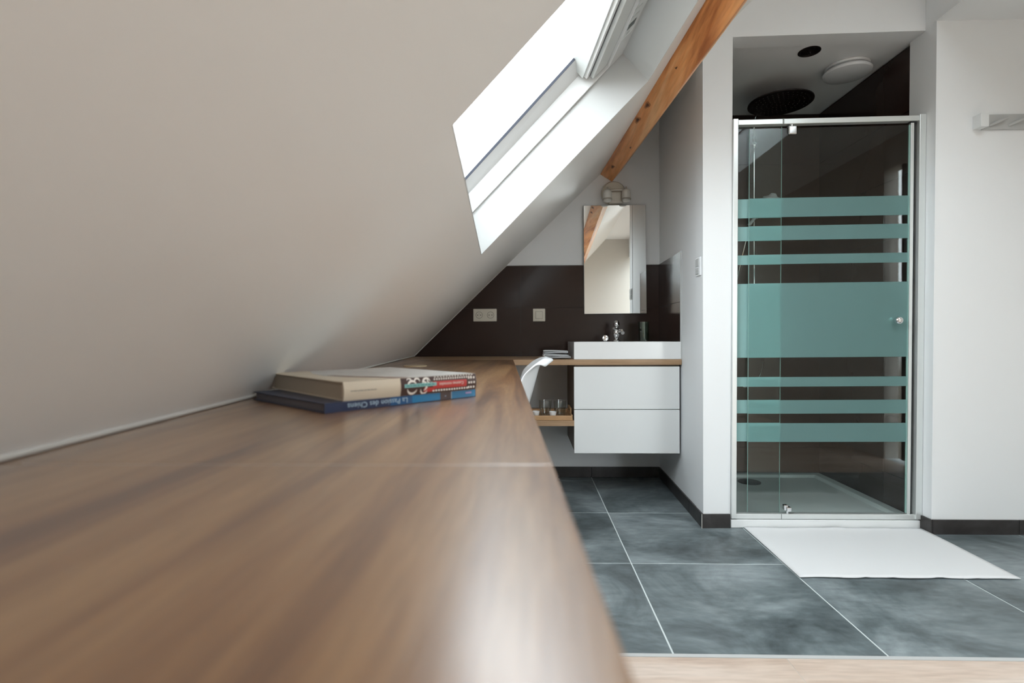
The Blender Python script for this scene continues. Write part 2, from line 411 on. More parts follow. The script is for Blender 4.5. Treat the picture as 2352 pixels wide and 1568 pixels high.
for k in range(4):
    c, d = O1[k], O1[(k + 1) % 4]
    for i in range(6):
        P = [(lerp(c[0], d[0], i / 6), lerp(c[1], d[1], i / 6)), (lerp(c[0], d[0], (i + 1) / 6), lerp(c[1], d[1], (i + 1) / 6))]
        mb.face([S(*P[0], 0), S(*P[1], 0), S(*P[1], TH), S(*P[0], TH)])
ceiling = struct(mb.build('ceiling', 'slope'))

def Q(O, a, c, n, da=0.0, dc=0.0):
    """point in opening O: a 0..1 near->far, c 0..1 bottom->top, n outward; da/dc metres added in Y / up the slope"""
    nb, fb, ft, ntp = O
    Yb, bb = lerp(nb[0], fb[0], a), lerp(nb[1], fb[1], a)
    Yt, bt = lerp(ntp[0], ft[0], a), lerp(ntp[1], ft[1], a)
    return S(lerp(Yb, Yt, c) + da, lerp(bb, bt, c) + dc / 1.68, n)

def ring(mbx, O, i0, i1, n0, n1, n1o=None):
    """rectangular ring following the opening: inset i0 (outer) .. i1 (inner), depth n0..n1; i may be (side, bottom, top)"""
    def cor(ins, n):
        s_, b_, t_ = ins if isinstance(ins, tuple) else (ins, ins, ins)
        return [Q(O, 0, 0, n, s_, b_), Q(O, 1, 0, n, -s_, b_), Q(O, 1, 1, n, -s_, -t_), Q(O, 0, 1, n, s_, -t_)]
    n0o = n0 if not isinstance(n0, tuple) else n0[0]; n0i = n0 if not isinstance(n0, tuple) else n0[1]
    A = cor(i0, n0o); B = cor(i1, n0i); Cc = cor(i0, n1); D = cor(i1, n1)
    for k in range(4):
        j = (k + 1) % 4
        mbx.face([A[k], A[j], B[j], B[k]]); mbx.face([Cc[k], Cc[j], D[j], D[k]])
        mbx.face([B[k], B[j], D[j], D[k]]); mbx.face([A[k], A[j], Cc[j], Cc[k]])
    return mbx

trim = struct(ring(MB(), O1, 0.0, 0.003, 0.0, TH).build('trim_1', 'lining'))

def bar(O, a0, a1, t0, t1, n0, n1):
    """bar parallel to the top edge, a0..a1 along Y (metres inset), t0..t1 metres below the top edge, depth n0..n1"""
    P = lambda a, da, t, n: Q(O, a, 1, n, da, -t)
    return MB().hexa([P(0, a0, t1, n0), P(1, -a1, t1, n0), P(1, -a1, t1, n1), P(0, a0, t1, n1),
                      P(0, a0, t0, n0), P(1, -a1, t0, n0), P(1, -a1, t0, n1), P(0, a0, t0, n1)])

def skylight(k, O, detail=True):
    wdw = bpy.data.objects.new('window_%d' % k, None); col.objects.link(wdw); struct(wdw)
    wdw.location = Q(O, 0.5, 0.5, 0.2)
    ring(MB(), O, 0.003, 0.016, 0.139, TH).build('window_frame', 'lacquer', wdw, bevel=0.002)
    ring(MB(), O, (0.014, 0.014, 0.03), (0.080, 0.080, 0.10), (0.200, 0.232), 0.27).build('sash', 'lacquer', wdw, bevel=0.0015)
    ring(MB(), O, (0.079, 0.079, 0.099), (0.0808, 0.0808, 0.1008), 0.231, 0.240).build('gasket', 'bluegasket', wdw)
    MB().hexa([Q(O, 0, 0, 0.246, .08, .08), Q(O, 1, 0, 0.246, -.08, .08), Q(O, 1, 1, 0.246, -.08, -.08), Q(O, 0, 1, 0.246, .08, -.08),
               Q(O, 0, 0, 0.252, .08, .08), Q(O, 1, 0, 0.252, -.08, .08), Q(O, 1, 1, 0.252, -.08, -.08), Q(O, 0, 1, 0.252, .08, -.08)]).build('pane', 'winglass', wdw)
    bar(O, 0.004, 0.004, 0.003, 0.078, 0.139, 0.26).build('top_casing', 'lacquer', wdw, bevel=0.002)
    bar(O, 0.008, 0.008, 0.079, 0.152, 0.150, 0.26).build('vent_casing', 'grey_plastic' if False else 'labelgrey', wdw, bevel=0.001)
    bar(O, 0.012, 0.012, 0.152, 0.158, 0.165, 0.26).build('seal', 'gasket', wdw)
    bar(O, 0.014, 0.014, 0.158, 0.174, 0.165, 0.26).build('vent_flap', 'lacquer', wdw, bevel=0.002)
    bar(O, 0.014, 0.014, 0.174, 0.182, 0.178, 0.26).build('handle_bar', 'alu', wdw, bevel=0.001)
    if detail:
        # data label stuck on the underside of the top casing
        bar(O, 0.35, 0.165, 0.012, 0.066, 0.1375, 0.139).build('data_label', 'labelgrey', wdw)
        for (d0, d1, t0, t1, m_) in ((0.218, 0.250, .022, .056, 'darkprint'), (0.282, 0.287, .022, .056, 'grey_plastic'), (0.322, 0.327, .022, .056, 'grey_plastic'), (0.365, 0.370, .022, .056, 'grey_plastic'), (0.182, 0.192, .034, .046, 'grey_plastic')):
            P = lambda da, t, n: Q(O, 1, 1, n, -da, -t)
            MB().hexa([P(d0, t1, .1365), P(d1, t1, .1365), P(d1, t1, .1376), P(d0, t1, .1376), P(d0, t0, .1365), P(d1, t0, .1365), P(d1, t0, .1376), P(d0, t0, .1376)]).build('label_print', m_, wdw)
    c = Q(O, 0.5, 0.5, 0.30)
    portal('daylight_portal', c, Q(O, 1, .5, .3) - Q(O, 0, .5, .3), None, (Q(O, 1, .5, 0) - Q(O, 0, .5, 0)).length, (Q(O, .5, 1, 0) - Q(O, .5, 0, 0)).length, -SN)
    return wdw
skylight(1, O1)

# ---- knee wall under the slope, flat ceiling, soffit, outer walls
a, b = SJ(Y_REAR), SJ(3.45)
struct(MB().prism([(a.x - .10, a.y, 0), (a.x, a.y, 0), (a.x, a.y, a.z + .02), (a.x - .10, a.y, a.z + .12)], (b.x - a.x, b.y - a.y, 0)).build('wall_left', 'wall'))
LX0, LX1, LY0, LY1 = 1.40, 1.83, 0.1, 1.35            # flat roof light out of view, added to brighten slope and upper walls
struct(MB().box(1.0, LX0, Y_REAR - .1, 2.53, CEIL_Z, CEIL_Z + .1).box(LX1, 1.86, Y_REAR - .1, 2.53, CEIL_Z, CEIL_Z + .1)
       .box(LX0, LX1, Y_REAR - .1, LY0, CEIL_Z, CEIL_Z + .1).box(LX0, LX1, LY1, 2.53, CEIL_Z, CEIL_Z + .1).build('ceiling', 'wall'))
d_ = bpy.data.objects.new('window_2', None); col.objects.link(d_); struct(d_); d_.location = ((LX0 + LX1) / 2, (LY0 + LY1) / 2, CEIL_Z)
MB().box(LX0, LX1, LY0, LY1, CEIL_Z + .06, CEIL_Z + .066).build('pane', 'winglass', d_)
portal('daylight_portal', ((LX0 + LX1) / 2, (LY0 + LY1) / 2, CEIL_Z + .09), (1, 0, 0), None, LX1 - LX0, LY1 - LY0, (0, 0, -1))
VX0, VX1, VY0, VY1 = 1.96, 2.56, -2.7, -1.5            # second unseen roof light over the passage, added for extra daylight
mb = MB()
for (x0, x1, y0, y1) in ((1.846, VX0, Y_REAR, 2.44), (VX1, X_RIGHT + .1, Y_REAR, 2.44), (VX0, VX1, Y_REAR, VY0), (VX0, VX1, VY1, 2.44)): mb.box(x0, x1, y0, y1, 2.314, CEIL_Z + .101)
struct(mb.build('ceiling', 'wall'))
d_ = bpy.data.objects.new('window_4', None); col.objects.link(d_); struct(d_); d_.location = ((VX0 + VX1) / 2, (VY0 + VY1) / 2, CEIL_Z)
MB().box(VX0, VX1, VY0, VY1, 2.60, 2.606).build('pane', 'winglass', d_)
portal('daylight_portal', ((VX0 + VX1) / 2, (VY0 + VY1) / 2, 2.62), (1, 0, 0), None, VX1 - VX0, VY1 - VY0, (0, 0, -1))
wb = struct(MB().prism([(-1.0, Y_BACK, -.02), (.93, Y_BACK, -.02), (.93, Y_BACK, 2.7), (-1.0, Y_BACK, 2.7)], (0, .1, 0)).build('wall_back', 'wall'))
# rear wall with an unseen glazed door, added as light from behind
def opening_wall(x0, x1, z1, holes, y0, y1):
    """wall in the XZ plane with rectangular holes (hx0,hx1,hz0,hz1), sorted along x"""
    m_ = MB(); x = x0
    for (a0, a1, c0, c1) in holes:
        m_.box(x, a0, y0, y1, -.02, z1); m_.box(a0, a1, y0, y1, c1, z1)
        if c0 > 0.01: m_.box(a0, a1, y0, y1, -.02, c0)
        x = a1
    m_.box(x, x1, y0, y1, -.02, z1); return m_
RX0, RX1, RZ1 = 1.96, 2.58, 2.10
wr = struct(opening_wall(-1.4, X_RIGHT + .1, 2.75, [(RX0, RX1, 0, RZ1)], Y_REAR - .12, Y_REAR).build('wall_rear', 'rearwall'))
def glazing(name, x0, x1, z0, z1, y, kind):
    d_ = bpy.data.objects.new(name, None); col.objects.link(d_); struct(d_); d_.location = ((x0 + x1) / 2, y, z0)
    fr = .06
    MB().box(x0, x0 + fr, y - .03, y + .03, z0, z1).build('frame_side', 'lacquer', d_, bevel=.002)
    MB().box(x1 - fr, x1, y - .03, y + .03, z0, z1).build('frame_side', 'lacquer', d_, bevel=.002)
    MB().box(x0 + fr, x1 - fr, y - .03, y + .03, z1 - fr, z1).build('frame_top', 'lacquer', d_, bevel=.002)
    MB().box(x0 + fr, x1 - fr, y - .03, y + .03, z0, z0 + fr).build('frame_bottom', 'lacquer', d_, bevel=.002)
    MB().box(x0 + fr, x1 - fr, y - .003, y + .003, z0 + fr, z1 - fr).build('pane', 'winglass', d_)
    portal('daylight_portal', ((x0 + x1) / 2, y - .05, (z0 + z1) / 2), (1, 0, 0), None, x1 - x0, z1 - z0, (0, 1, 0))
glazing('added_rear_door', RX0, RX1, 0, RZ1, Y_REAR - .06, 'door')
# right wall with a tall narrow window of two lights
SY0, SY1, SZ1 = 1.08, 1.31, 2.10
mbw = MB()
mbw.box(X_RIGHT, X_RIGHT + .1, -1.5, SY0, -.02, 2.35).box(X_RIGHT, X_RIGHT + .1, Y_REAR, -2.65, -.02, 2.35).box(X_RIGHT, X_RIGHT + .1, -2.65, -1.5, 2.15, 2.35).box(X_RIGHT, X_RIGHT + .1, -1.95, -1.5, -.02, 2.15)
d_ = bpy.data.objects.new('window_5', None); col.objects.link(d_); struct(d_); d_.location = (X_RIGHT + .05, -2.07, 0)  # unseen window, added to bring daylight in from the rear right
MB().box(X_RIGHT + .035, X_RIGHT + .041, -2.65, -1.95, .0, 2.15).build('pane', 'winglass', d_)
portal('daylight_portal', (X_RIGHT + .09, -2.3, 1.075), (0, 1, 0), None, .70, 2.15, (-1, 0, 0))
mbw.box(X_RIGHT, X_RIGHT + .1, SY1, 2.44, -.02, 2.35).box(X_RIGHT, X_RIGHT + .1, SY0, SY1, SZ1, 2.35)
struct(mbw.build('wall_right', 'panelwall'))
d_ = bpy.data.objects.new('window_3', None); col.objects.link(d_); struct(d_); d_.location = (X_RIGHT + .05, (SY0 + SY1) / 2, 0)
MB().box(X_RIGHT + .02, X_RIGHT + .06, 1.225, 1.245, .02, SZ1).build('mullion', 'gasket', d_)
MB().box(X_RIGHT + .035, X_RIGHT + .041, SY0, SY1, .02, SZ1).build('pane', 'winglass', d_)
portal('daylight_portal', (X_RIGHT + .09, (SY0 + SY1) / 2, SZ1 / 2), (0, 1, 0), None, SY1 - SY0, SZ1, (-1, 0, 0))

# ---- niche side wall, shower front wall, jog, end wall
def NX(Y): return 0.8285 + 0.0235 * (Y - 2.495) / 0.89      # niche wall face
CX, CY = 0.8285, 2.495
def FX(u, z): return lerp(0.956 + 0.006 * z, 1.833 + 0.0085 * z, u)        # shower opening edges lean a touch
wn = struct(MB().prism([(CX, CY, -.02), (NX(3.45), 3.45, -.02), (NX(3.45) + .06, 3.45, -.02), (CX + .06, CY + .01, -.02)], (0, 0, 2.72)).build('wall_side', 'wall'))
FY = 2.5
mb = MB()
T0, T1 = 2.297, 2.309
def slab(poly): mb.prism([(x, y, z) for x, y, z in poly], (0, .10, 0))
slab([(CX, CY, -.02), (FX(0, -.02), FY, -.02), (FX(0, T0), FY, T0), (FX(0, T0), FY, 2.7), (CX, CY, 2.7)])
slab([(FX(0, T0), FY, T0), (FX(1, T1), FY, T1), (FX(1, T1), FY, 2.7), (FX(0, T0), FY, 2.7)])
wf = struct(mb.build('wall_front', 'wall'))
JY = 2.434
struct(MB().prism([(FX(1, -.02), JY, -.02), (X_RIGHT + .1, JY, -.02), (X_RIGHT + .1, FY + .1, -.02), (FX(1, -.02), FY + .1, -.02)], (0.0085 * 2.74, 0, 2.72)).build('wall_end', 'wall'))

# shower cubicle shell
SBY = 3.405
scl = struct(MB().box(.90, 1.95, FY + .02, SBY + .1, 2.310, 2.40).build('ceiling', 'wall'))
swl = struct(MB().box(.90, .945, FY + .10, SBY + .05, -.02, 2.33).build('wall_left', 'browngrout'))
swr = struct(MB().box(1.872, 1.95, FY + .10, SBY + .05, -.02, 2.33).build('wall_right', 'browngrout'))
swb = struct(MB().box(.90, 1.95, SBY + .01, SBY + .1, -.02, 2.33).build('wall_back', 'browngrout'))
zs = [0.0, 0.19, 0.49, 0.79, 1.09, 1.39, 1.69, 1.99, 2.30]
def tiles_box(parent, fn, us, vs, gap=0.0012):
    for i in range(len(us) - 1):
        for j in range(len(vs) - 1):
            fn(us[i] + gap, us[i + 1] - gap, vs[j] + gap, vs[j + 1] - gap).build('wall_tile', 'browntile', parent, bevel=0.0008, bseg=1, origin='base')
tiles_box(swb, lambda a, b, c, d: MB().box(a, b, SBY, SBY + .012, c, d), [.945, 1.27, 1.872], zs)
tiles_box(swr, lambda a, b, c, d: MB().box(1.862, 1.873, a, b, c, d), [FY + .045, 2.80, 3.405], zs)
tiles_box(swl, lambda a, b, c, d: MB().box(.944, .955, a, b, c, d), [FY + .10, 2.80, 3.405], zs)

# dark glazed tiles of the washing corner (clipped by the slope)
J, K = SJ(3.385), SK(3.385)
sl = (K.z - J.z) / (K.x - J.x)                   # z = J.z + sl*(x-J.x) ; tile region: z <= that line
ZB = [0.77, 1.087, 1.358]; XB = [-0.734, -0.034, 0.566, 0.850]
for i in range(3):
    for j in range(2):
        poly = [(XB[i] + .001, ZB[j] + .001), (XB[i + 1] - .001, ZB[j] + .001), (XB[i + 1] - .001, ZB[j + 1] - .001), (XB[i] + .001, ZB[j + 1] - .001)]
        poly = clip(poly, -sl, 1.0, J.z - sl * J.x - 0.004)
        if len(poly) < 3: continue
        MB().prism([(x, 3.385, z) for x, z in poly], (0, .0085, 0)).build('wall_tile', 'browntile', wb, origin='base')
MB().prism([(-.734, 3.388, .77), (.852, 3.388, .77), (.852, 3.388, 1.357), (-.14, 3.388, 1.357)], (0, .006, 0)).build('grout_bed', 'browngrout', wb)
MB().box(-.128, .85, 3.3835, 3.394, 1.3575, 1.3605).build('tile_trim', 'lining', wb)
# niche wall tiles
for (y0, y1) in ((2.868, 3.09), (3.09, 3.384)):
    for (z0, z1) in ((0.775, 1.087), (1.087, 1.358)):
        p = [(NX(y0 + .001) - .008, y0 + .001), (NX(y1) - .008, y1 - .001), (NX(y1) + .002, y1 - .001), (NX(y0) + .002, y0 + .001)]
        MB().prism([(x, y, z0 + .001) for x, y in p], (0, 0, z1 - z0 - .002)).build('wall_tile', 'browntile', wn, origin='base')
MB().prism([(NX(2.864) - .009, 2.8625, .775), (NX(2.868) - .009, 2.867, .775), (NX(2.868) + .002, 2.867, .775), (NX(2.864) + .002, 2.8625, .775)], (0, 0, .586)).build('tile_trim', 'lining', wn)
# caulk lines
MB().tube([SJ(Y) + Vector((.0065, 0, .0042)) for Y in (Y_REAR + .1, 0, 1, 2, 3.384)], .0035, 6).build('caulk_line', 'caulk', ceiling)
MB().tube([(J.x + .010, 3.381, J.z + .006), (SK(3.385).x * .4 + J.x * .6, 3.384, J.z + sl * .4 * (K.x - J.x)), (-.126, 3.384, 1.3585)], .0028, 6).build('caulk_line', 'caulk', ceiling)

# ---- baseboards (tile strips)
def strip(name, pts):   # list of (x0,y0,x1,y1) face lines, outward (towards the room) to the right of the direction
    root = bpy.data.objects.new(name, None); col.objects.link(root); struct(root); root.location = (pts[0][0], pts[0][1], 0)
    for (x0, y0, x1, y1) in pts:
        d = Vector((x1 - x0, y1 - y0, 0)); L_ = d.length; d.normalize(); nrm = Vector((d.y, -d.x, 0)) * .009
        p0 = Vector((x0, y0, 0)) + d * .001; p1 = Vector((x1, y1, 0)) - d * .001
        MB().prism([p0, p1, p1 + nrm, p0 + nrm], (0, 0, .066)).build('baseboard_tile', 'basetile', root, bevel=.001, bseg=1, origin='base')
    return root
strip('baseboard_back', [(-.7, 3.393, -.187, 3.393), (-.187, 3.393, .4135, 3.393), (.4135, 3.393, .85, 3.393)])
strip('baseboard_side', [(NX(3.384), 3.384, NX(3.2995), 3.2995), (NX(3.2995), 3.2995, NX(2.70), 2.70), (NX(2.70), 2.70, CX, CY)])
strip('baseboard_front', [(CX - .009, CY, .953, FY - .002)])
strip('baseboard_end', [(1.834, JY, 2.2155, JY), (2.2155, JY, 2.62, JY)])
strip('trim_3', [(1.834, FY + .02, 1.834, JY - .009)])
MB().box(CX - .011, CX - .0085, CY - .011, CY - .0085, 0, .067).build('grout_line', 'caulk', bpy.data.objects['baseboard_side'])

# ---- exposed purlin under the slope
P0 = Vector((.4757, 0, 1.937)); P1 = Vector((.5511, 0, 1.8895))
e = (Vector((math.cos(R(50)), 0, math.sin(R(50)))))
P2 = P1 + e * .105; P3 = P0 + e * .105
D = Vector((-0.0535, 1, 0))
def bp(p, Y, k): return Vector((p.x + k * (Y - 3.385), Y, p.z))
ends = []
for Y in (Y_REAR + .002, 3.392): ends.append([bp(P0, Y, -.0465), bp(P1, Y, -.0535), bp(P2, Y, -.0535), bp(P3, Y, -.0465)])
mb = MB(); mb.hexa(ends[0] + ends[1])
beam = mb.build('roof_beam', 'beam', bevel=.004, origin=(.57, 3.385, 1.9))
tag(beam, 'orange varnished wooden roof beam running along the sloping ceiling beside the skylight', 'beam')

M['knot'] = wood('pine_knot', [(0.07, 0.022, 0.008), (0.20, 0.065, 0.02)], 'Y', 30.0, 0.5, 2)
M['knothalo'] = plain('pine_knot_halo', (0.48, 0.18, 0.055), 0.45, var=.3, vscale=40)
def beam_pt(s_, Y): return bp(P0, Y, -.0465) * (1 - s_) + bp(P1, Y, -.0535) * s_
fnrm = Vector((P1 - P0).normalized()); fnrm = Vector((fnrm.z, 0, -fnrm.x)).normalized()
for (ks, kY, kr) in ((.22, 2.36, .011), (.20, 2.52, .012), (.45, 3.17, .010), (.40, 2.02, .006), (.70, 2.82, .005), (.62, 1.72, .005), (.30, 1.2, .011), (.6, .2, .012)):
    c0 = beam_pt(ks, kY); t_ = (beam_pt(ks + .1, kY) - c0).normalized()
    for (kk, mm, off, nm) in ((1.9, 'knothalo', .0016, 'knot_halo'), (1.0, 'knot', .0020, 'knot')):
        m_ = MB(); V = []
        for q in range(16):
            a_ = 2 * math.pi * q / 16; r_ = kr * kk * (1 + .18 * math.sin(3 * a_ + kY * 9))
            V.append(c0 + t_ * (r_ * .55 * math.cos(a_)) + D.normalized() * (r_ * 1.5 * math.sin(a_)) + fnrm * off)
        m_.face(V).build(nm, mm, beam)

# ================================================================== FURNITURE
# ---- desk
TOPZ = .777
dk = thing('desk', 'long walnut-look desk top running along the foot of the sloping ceiling', 'desk', (-.3, 1.2, 0))
def DX(Y): return .046 - .041 * Y
for (y0, y1) in ((-1.6, -.7), (-.6985, .5065), (.508, 2.8585)):
    n = 6; L_, R_ = [], []
    for i in range(n + 1):
        Y = lerp(y0, y1, i / n); L_.append(Vector((SJ(Y).x + .002, Y, 0))); R_.append(Vector((DX(Y), Y, 0)))
    loop = R_ + L_[::-1]
    MB().prism([(p.x, p.y, TOPZ - .038) for p in loop], (0, 0, .038)).build('desk_panel', 'desk', dk, bevel=.0012, bseg=2)
    if y0 < 0: pass
MB().box(-.50, .018, .5066, .5079, TOPZ - .03, TOPZ - .0003).build('joint_strip', 'lining', dk)
for yy in (-1.3, .2, 1.55): MB().box(SJ(yy).x + .03, DX(yy) - .08, yy - .015, yy + .015, 0, TOPZ - .038).build('desk_support', 'cabinet', dk, bevel=.001)
# cable cover on the desk
g_ = thing('cable_cover', 'small round pale wood cable cover lying flat on the desk behind the books', 'cable cover', (-.477, 2.245, TOPZ))
MB().lathe([(.050, 0), (.050, .003), (.047, .0045), (0, .0045)], (-.477, 2.245, TOPZ)).build('cover_disc', plain('tan_plastic', (.52, .42, .27), .4), g_)

# ---- counter, shelf, cabinet
ct = MB().prism([(SJ(2.86).x + .004, 2.8605, .747), (NX(2.86) - .002, 2.8605, .747), (NX(3.384) - .010, 3.384, .747), (SJ(3.384).x + .004, 3.384, .747)], (0, 0, .030)).build('countertop', 'counter', bevel=.0012, origin='base')
tag(ct, 'wooden countertop spanning the back wall under the washbasin', 'countertop')
cb = thing('vanity_cabinet', 'white wall-hung vanity cabinet with two handleless drawers under the washbasin', 'cabinet', (.545, 3.13, .267))
MB().box(.2625, .829, 2.886, 3.390, .268, .7465).build('cabinet_body', 'cabbody', cb, bevel=.001)
for (z0, z1) in ((.2675, .5035), (.5070, .7375)):
    MB().box(.2578, .8265, 2.866, 2.886, z0, z1).build('drawer_front', 'cabinet', cb, bevel=.0015)
sh = thing('wall_shelf', 'open wooden shelf under the countertop holding the tray of tumblers', 'shelf', (-.02, 3.1, .416))
MB().box(-.30, .2575, 2.862, 3.390, .4158, .4452).build('shelf_board', 'counter', sh, bevel=.001)
MB().box(-.318, -.30, 2.862, 3.390, .4158, .7465).build('side_panel', 'counter', sh, bevel=.001)

# ---- washbasin
wbz0, wbz1 = .777, .8715
bx0, bx1, by0, by1 = .2572, .8330, 2.861, 3.285
wbn = thing('washbasin', 'white rectangular ceramic washbasin sitting on the wooden countertop', 'washbasin', ((bx0 + bx1) / 2, 3.07, wbz0))
ix0, ix1, iy0, iy1 = bx0 + .02, bx1 - .02, by0 + .02, by1 - .12
mb = MB()
o_ = lambda z: [(bx0, by0, z), (bx1, by0, z), (bx1, by1, z), (bx0, by1, z)]
i_ = lambda z, k: [(ix0 + k, iy0 + k, z), (ix1 - k, iy0 + k, z), (ix1 - k, iy1 - k, z), (ix0 + k, iy1 - k, z)]
A, B, C_, D_ = o_(wbz0), o_(wbz1), i_(wbz1, 0), i_(wbz0 + .02, .03)
mb.face(A[::-1])
for k in range(4):
    j = (k + 1) % 4
    mb.face([A[k], A[j], B[j], B[k]]); mb.face([B[k], B[j], C_[j], C_[k]]); mb.face([C_[k], C_[j], D_[j], D_[k]])
mb.face(D_)
mb.build('basin', 'ceramic', wbn, bevel=.003)
MB().lathe([(.022, 0), (.022, .003), (.016, .004), (0, .003)], ((bx0 + bx1) / 2, 3.02, wbz0 + .0202)).build('drain', 'chrome', wbn)

# ---- tap
tx, ty, tz = .5465, 3.215, wbz1
tp = thing('tap', 'chrome mixer tap with faceted lever on the back rim of the washbasin', 'tap', (tx, ty, tz))
MB().lathe([(.024, 0), (.024, .004), (.013, .012), (.012, .022), (.021, .040), (.023, .052), (.018, .068), (.013, .078), (.0, .080)], (tx, ty, tz), seg=20).build('tap_body', 'chrome', tp)
MB().tube([(tx + .004, ty, tz + .058), (tx + .014, ty - .04, tz + .064), (tx + .018, ty - .09, tz + .062), (tx + .018, ty - .115, tz + .050)], .0105, 12).build('spout', 'chrome', tp)
mb = MB(); mb.cyl((tx, ty, tz + .078), (tx + .002, ty, tz + .088), .008)
mb.lathe([(.008, 0), (.017, .010), (.019, .020), (.015, .032), (.008, .040), (0, .041)], (tx + .001, ty, tz + .086), seg=10)
mb.build('tap_lever', 'chrome', tp)
MB().cyl((tx - .003, ty - .008, tz + .074), (tx - .024, ty - .03, tz + .078), .009, 10, .006).build('tap_neck', 'chrome', tp)
pk = thing('basin_stopper', 'small round chrome stopper standing on the basin rim left of the tap', 'stopper', (.479, 3.21, wbz1))
MB().lathe([(.0, 0), (.008, .0), (.012, .004), (.0185, .006), (.0185, .010), (.014, .012), (0, .010)], (.479, 3.215, wbz1 + .0187), (0, -1, .15), 20).build('stopper_disc', 'chrome', pk)
MB().cyl((.479, 3.214, wbz1 + .0187), (.479, 3.235, wbz1 + .0150), .005, 10).build('stopper_stem', 'chrome', pk)

gl = thing('water_glass', 'tall green-tinted drinking glass on the basin rim right of the tap', 'glass', (.711, 3.215, wbz1))
MB().lathe([(.0, .0), (.030, .0), (.033, .118), (.0305, .118), (.028, .006), (0, .006)], (.711, 3.215, wbz1), seg=28, cap=False).build('glass_body', 'greenglass', gl)

# ---- mirror and wall lamp
mi = thing('wall_mirror', 'frameless rectangular mirror hanging on the tiled wall above the washbasin', 'mirror', (.5662, 3.375, 1.0475))
MB().prism([(.3705, 3.366, 1.0465), (.7630, 3.366, 1.0485), (.7580, 3.366, 1.7335), (.3675, 3.366, 1.7325)], (0, .003, 0)).build('mirror_glass', 'mirror', mi)
MB().prism([(.3690, 3.3695, 1.045), (.7640, 3.3695, 1.047), (.7595, 3.3695, 1.735), (.3660, 3.3695, 1.734)], (0, .015, 0)).build('mirror_backing', 'edge', mi)
lx, lz = .5592, 1.812
lm = thing('wall_lamp', 'twin-spot cream wall lamp on a round plate just above the mirror', 'lamp', (lx, 3.39, lz))
MB().lathe([(.078, 0), (.078, .010), (.070, .020), (.0, .024)], (lx, 3.392, lz), (0, -1, 0), 32).build('wall_plate', 'cream', lm)
MB().box(lx - .036, lx + .052, 3.335, 3.37, lz - .072, lz + .002).build('lamp_arm', 'lampmetal', lm, bevel=.006)
MB().tube([(lx - .062, 3.315, lz + .004), (lx + .07, 3.315, lz + .004)], .006).build('cross_bar', 'lampmetal', lm)
for dx in (-.050, .067):
    cx_ = lx + dx
    s_ = MB().lathe([(.008, .0), (.020, -.006), (.026, -.016), (.027, -.030), (.027, -.060), (.0265, -.062)], (cx_, 3.31, lz + .008), seg=24).build('lamp_shade', 'shade', lm)
    MB().lathe([(.028, 0), (.030, -.003), (.030, -.007), (.027, -.009)], (cx_, 3.31, lz - .050), seg=24, cap=False).build('shade_ring', 'lampmetal', s_)
    MB().lathe([(.024, 0), (.024, -.014), (.016, -.018), (0, -.018)], (cx_, 3.31, lz - .053), seg=24).build('bulb_face', 'shade', s_)
    MB().cyl((cx_, 3.31, lz + .006), (cx_, 3.31, lz + .022), .005).build('lamp_knob', 'lampmetal', lm)

# ---- sockets and switches
so = thing('double_socket', 'cream double power socket on the dark tiles close to the sloping ceiling', 'socket', (-.265, 3.385, 1.0015))
MB().box(-.3405, -.1895, 3.374, 3.385, 1.0015, 1.0825).build('socket_plate', 'cream', so, bevel=.004)
for cx_ in (-.302, -.229):
    r_ = MB().lathe([(.0225, 0), (.0225, .002), (.020, .002), (.0195, -.006), (0, -.006)], (cx_, 3.3745, 1.042), (0, -1, 0), 24).build('socket_well', 'creamdark', so)
    for q in (-.0095, .0095): MB().cyl((cx_ + q, 3.372, 1.042), (cx_ + q, 3.3795, 1.042), .003, 8).build('contact_hole', 'gasket', r_)
    MB().cyl((cx_, 3.368, 1.051), (cx_, 3.379, 1.051), .0024, 8).build('earth_pin', 'chrome', r_)
sw = thing('light_switch', 'cream square light switch on the dark tiles left of the mirror', 'switch', (.0815, 3.385, .9995))
MB().box(.0425, .1215, 3.374, 3.385, .9995, 1.0815).build('switch_plate', 'cream', sw, bevel=.004)
MB().box(.0590, .1050, 3.3725, 3.3745, 1.0170, 1.0640).build('rocker_gap', 'creamdark', sw)
MB().box(.0605, .1035, 3.3705, 3.375, 1.0185, 1.0625).build('rocker', 'cream', sw, bevel=.0015)
ns = thing('double_light_switch', 'white upright two-rocker light switch on the white wall next to the shower', 'switch', (NX(2.55), 2.55, 1.19))
def nbx(y0, y1, z0, z1, t0, t1): return MB().prism([(NX(y0) - t0, y0, z0), (NX(y1) - t0, y1, z0), (NX(y1) - t1, y1, z0), (NX(y0) - t1, y0, z0)], (0, 0, z1 - z0))
nbx(2.518, 2.588, 1.190, 1.277, 0, .008).build('switch_plate', 'whiteplastic', ns, bevel=.002)
nbx(2.530, 2.576, 1.196, 1.228, .008, .012).build('rocker', 'lining', ns, bevel=.001)
nbx(2.530, 2.576, 1.234, 1.270, .008, .012).build('rocker', 'lining', ns, bevel=.001)
nbx(2.536, 2.570, 1.197, 1.201, .012, .0128).build('indicator', 'grey_plastic', ns)
nbx(2.536, 2.570, 1.212, 1.215, .012, .0128).build('indicator', 'grey_plastic', ns)

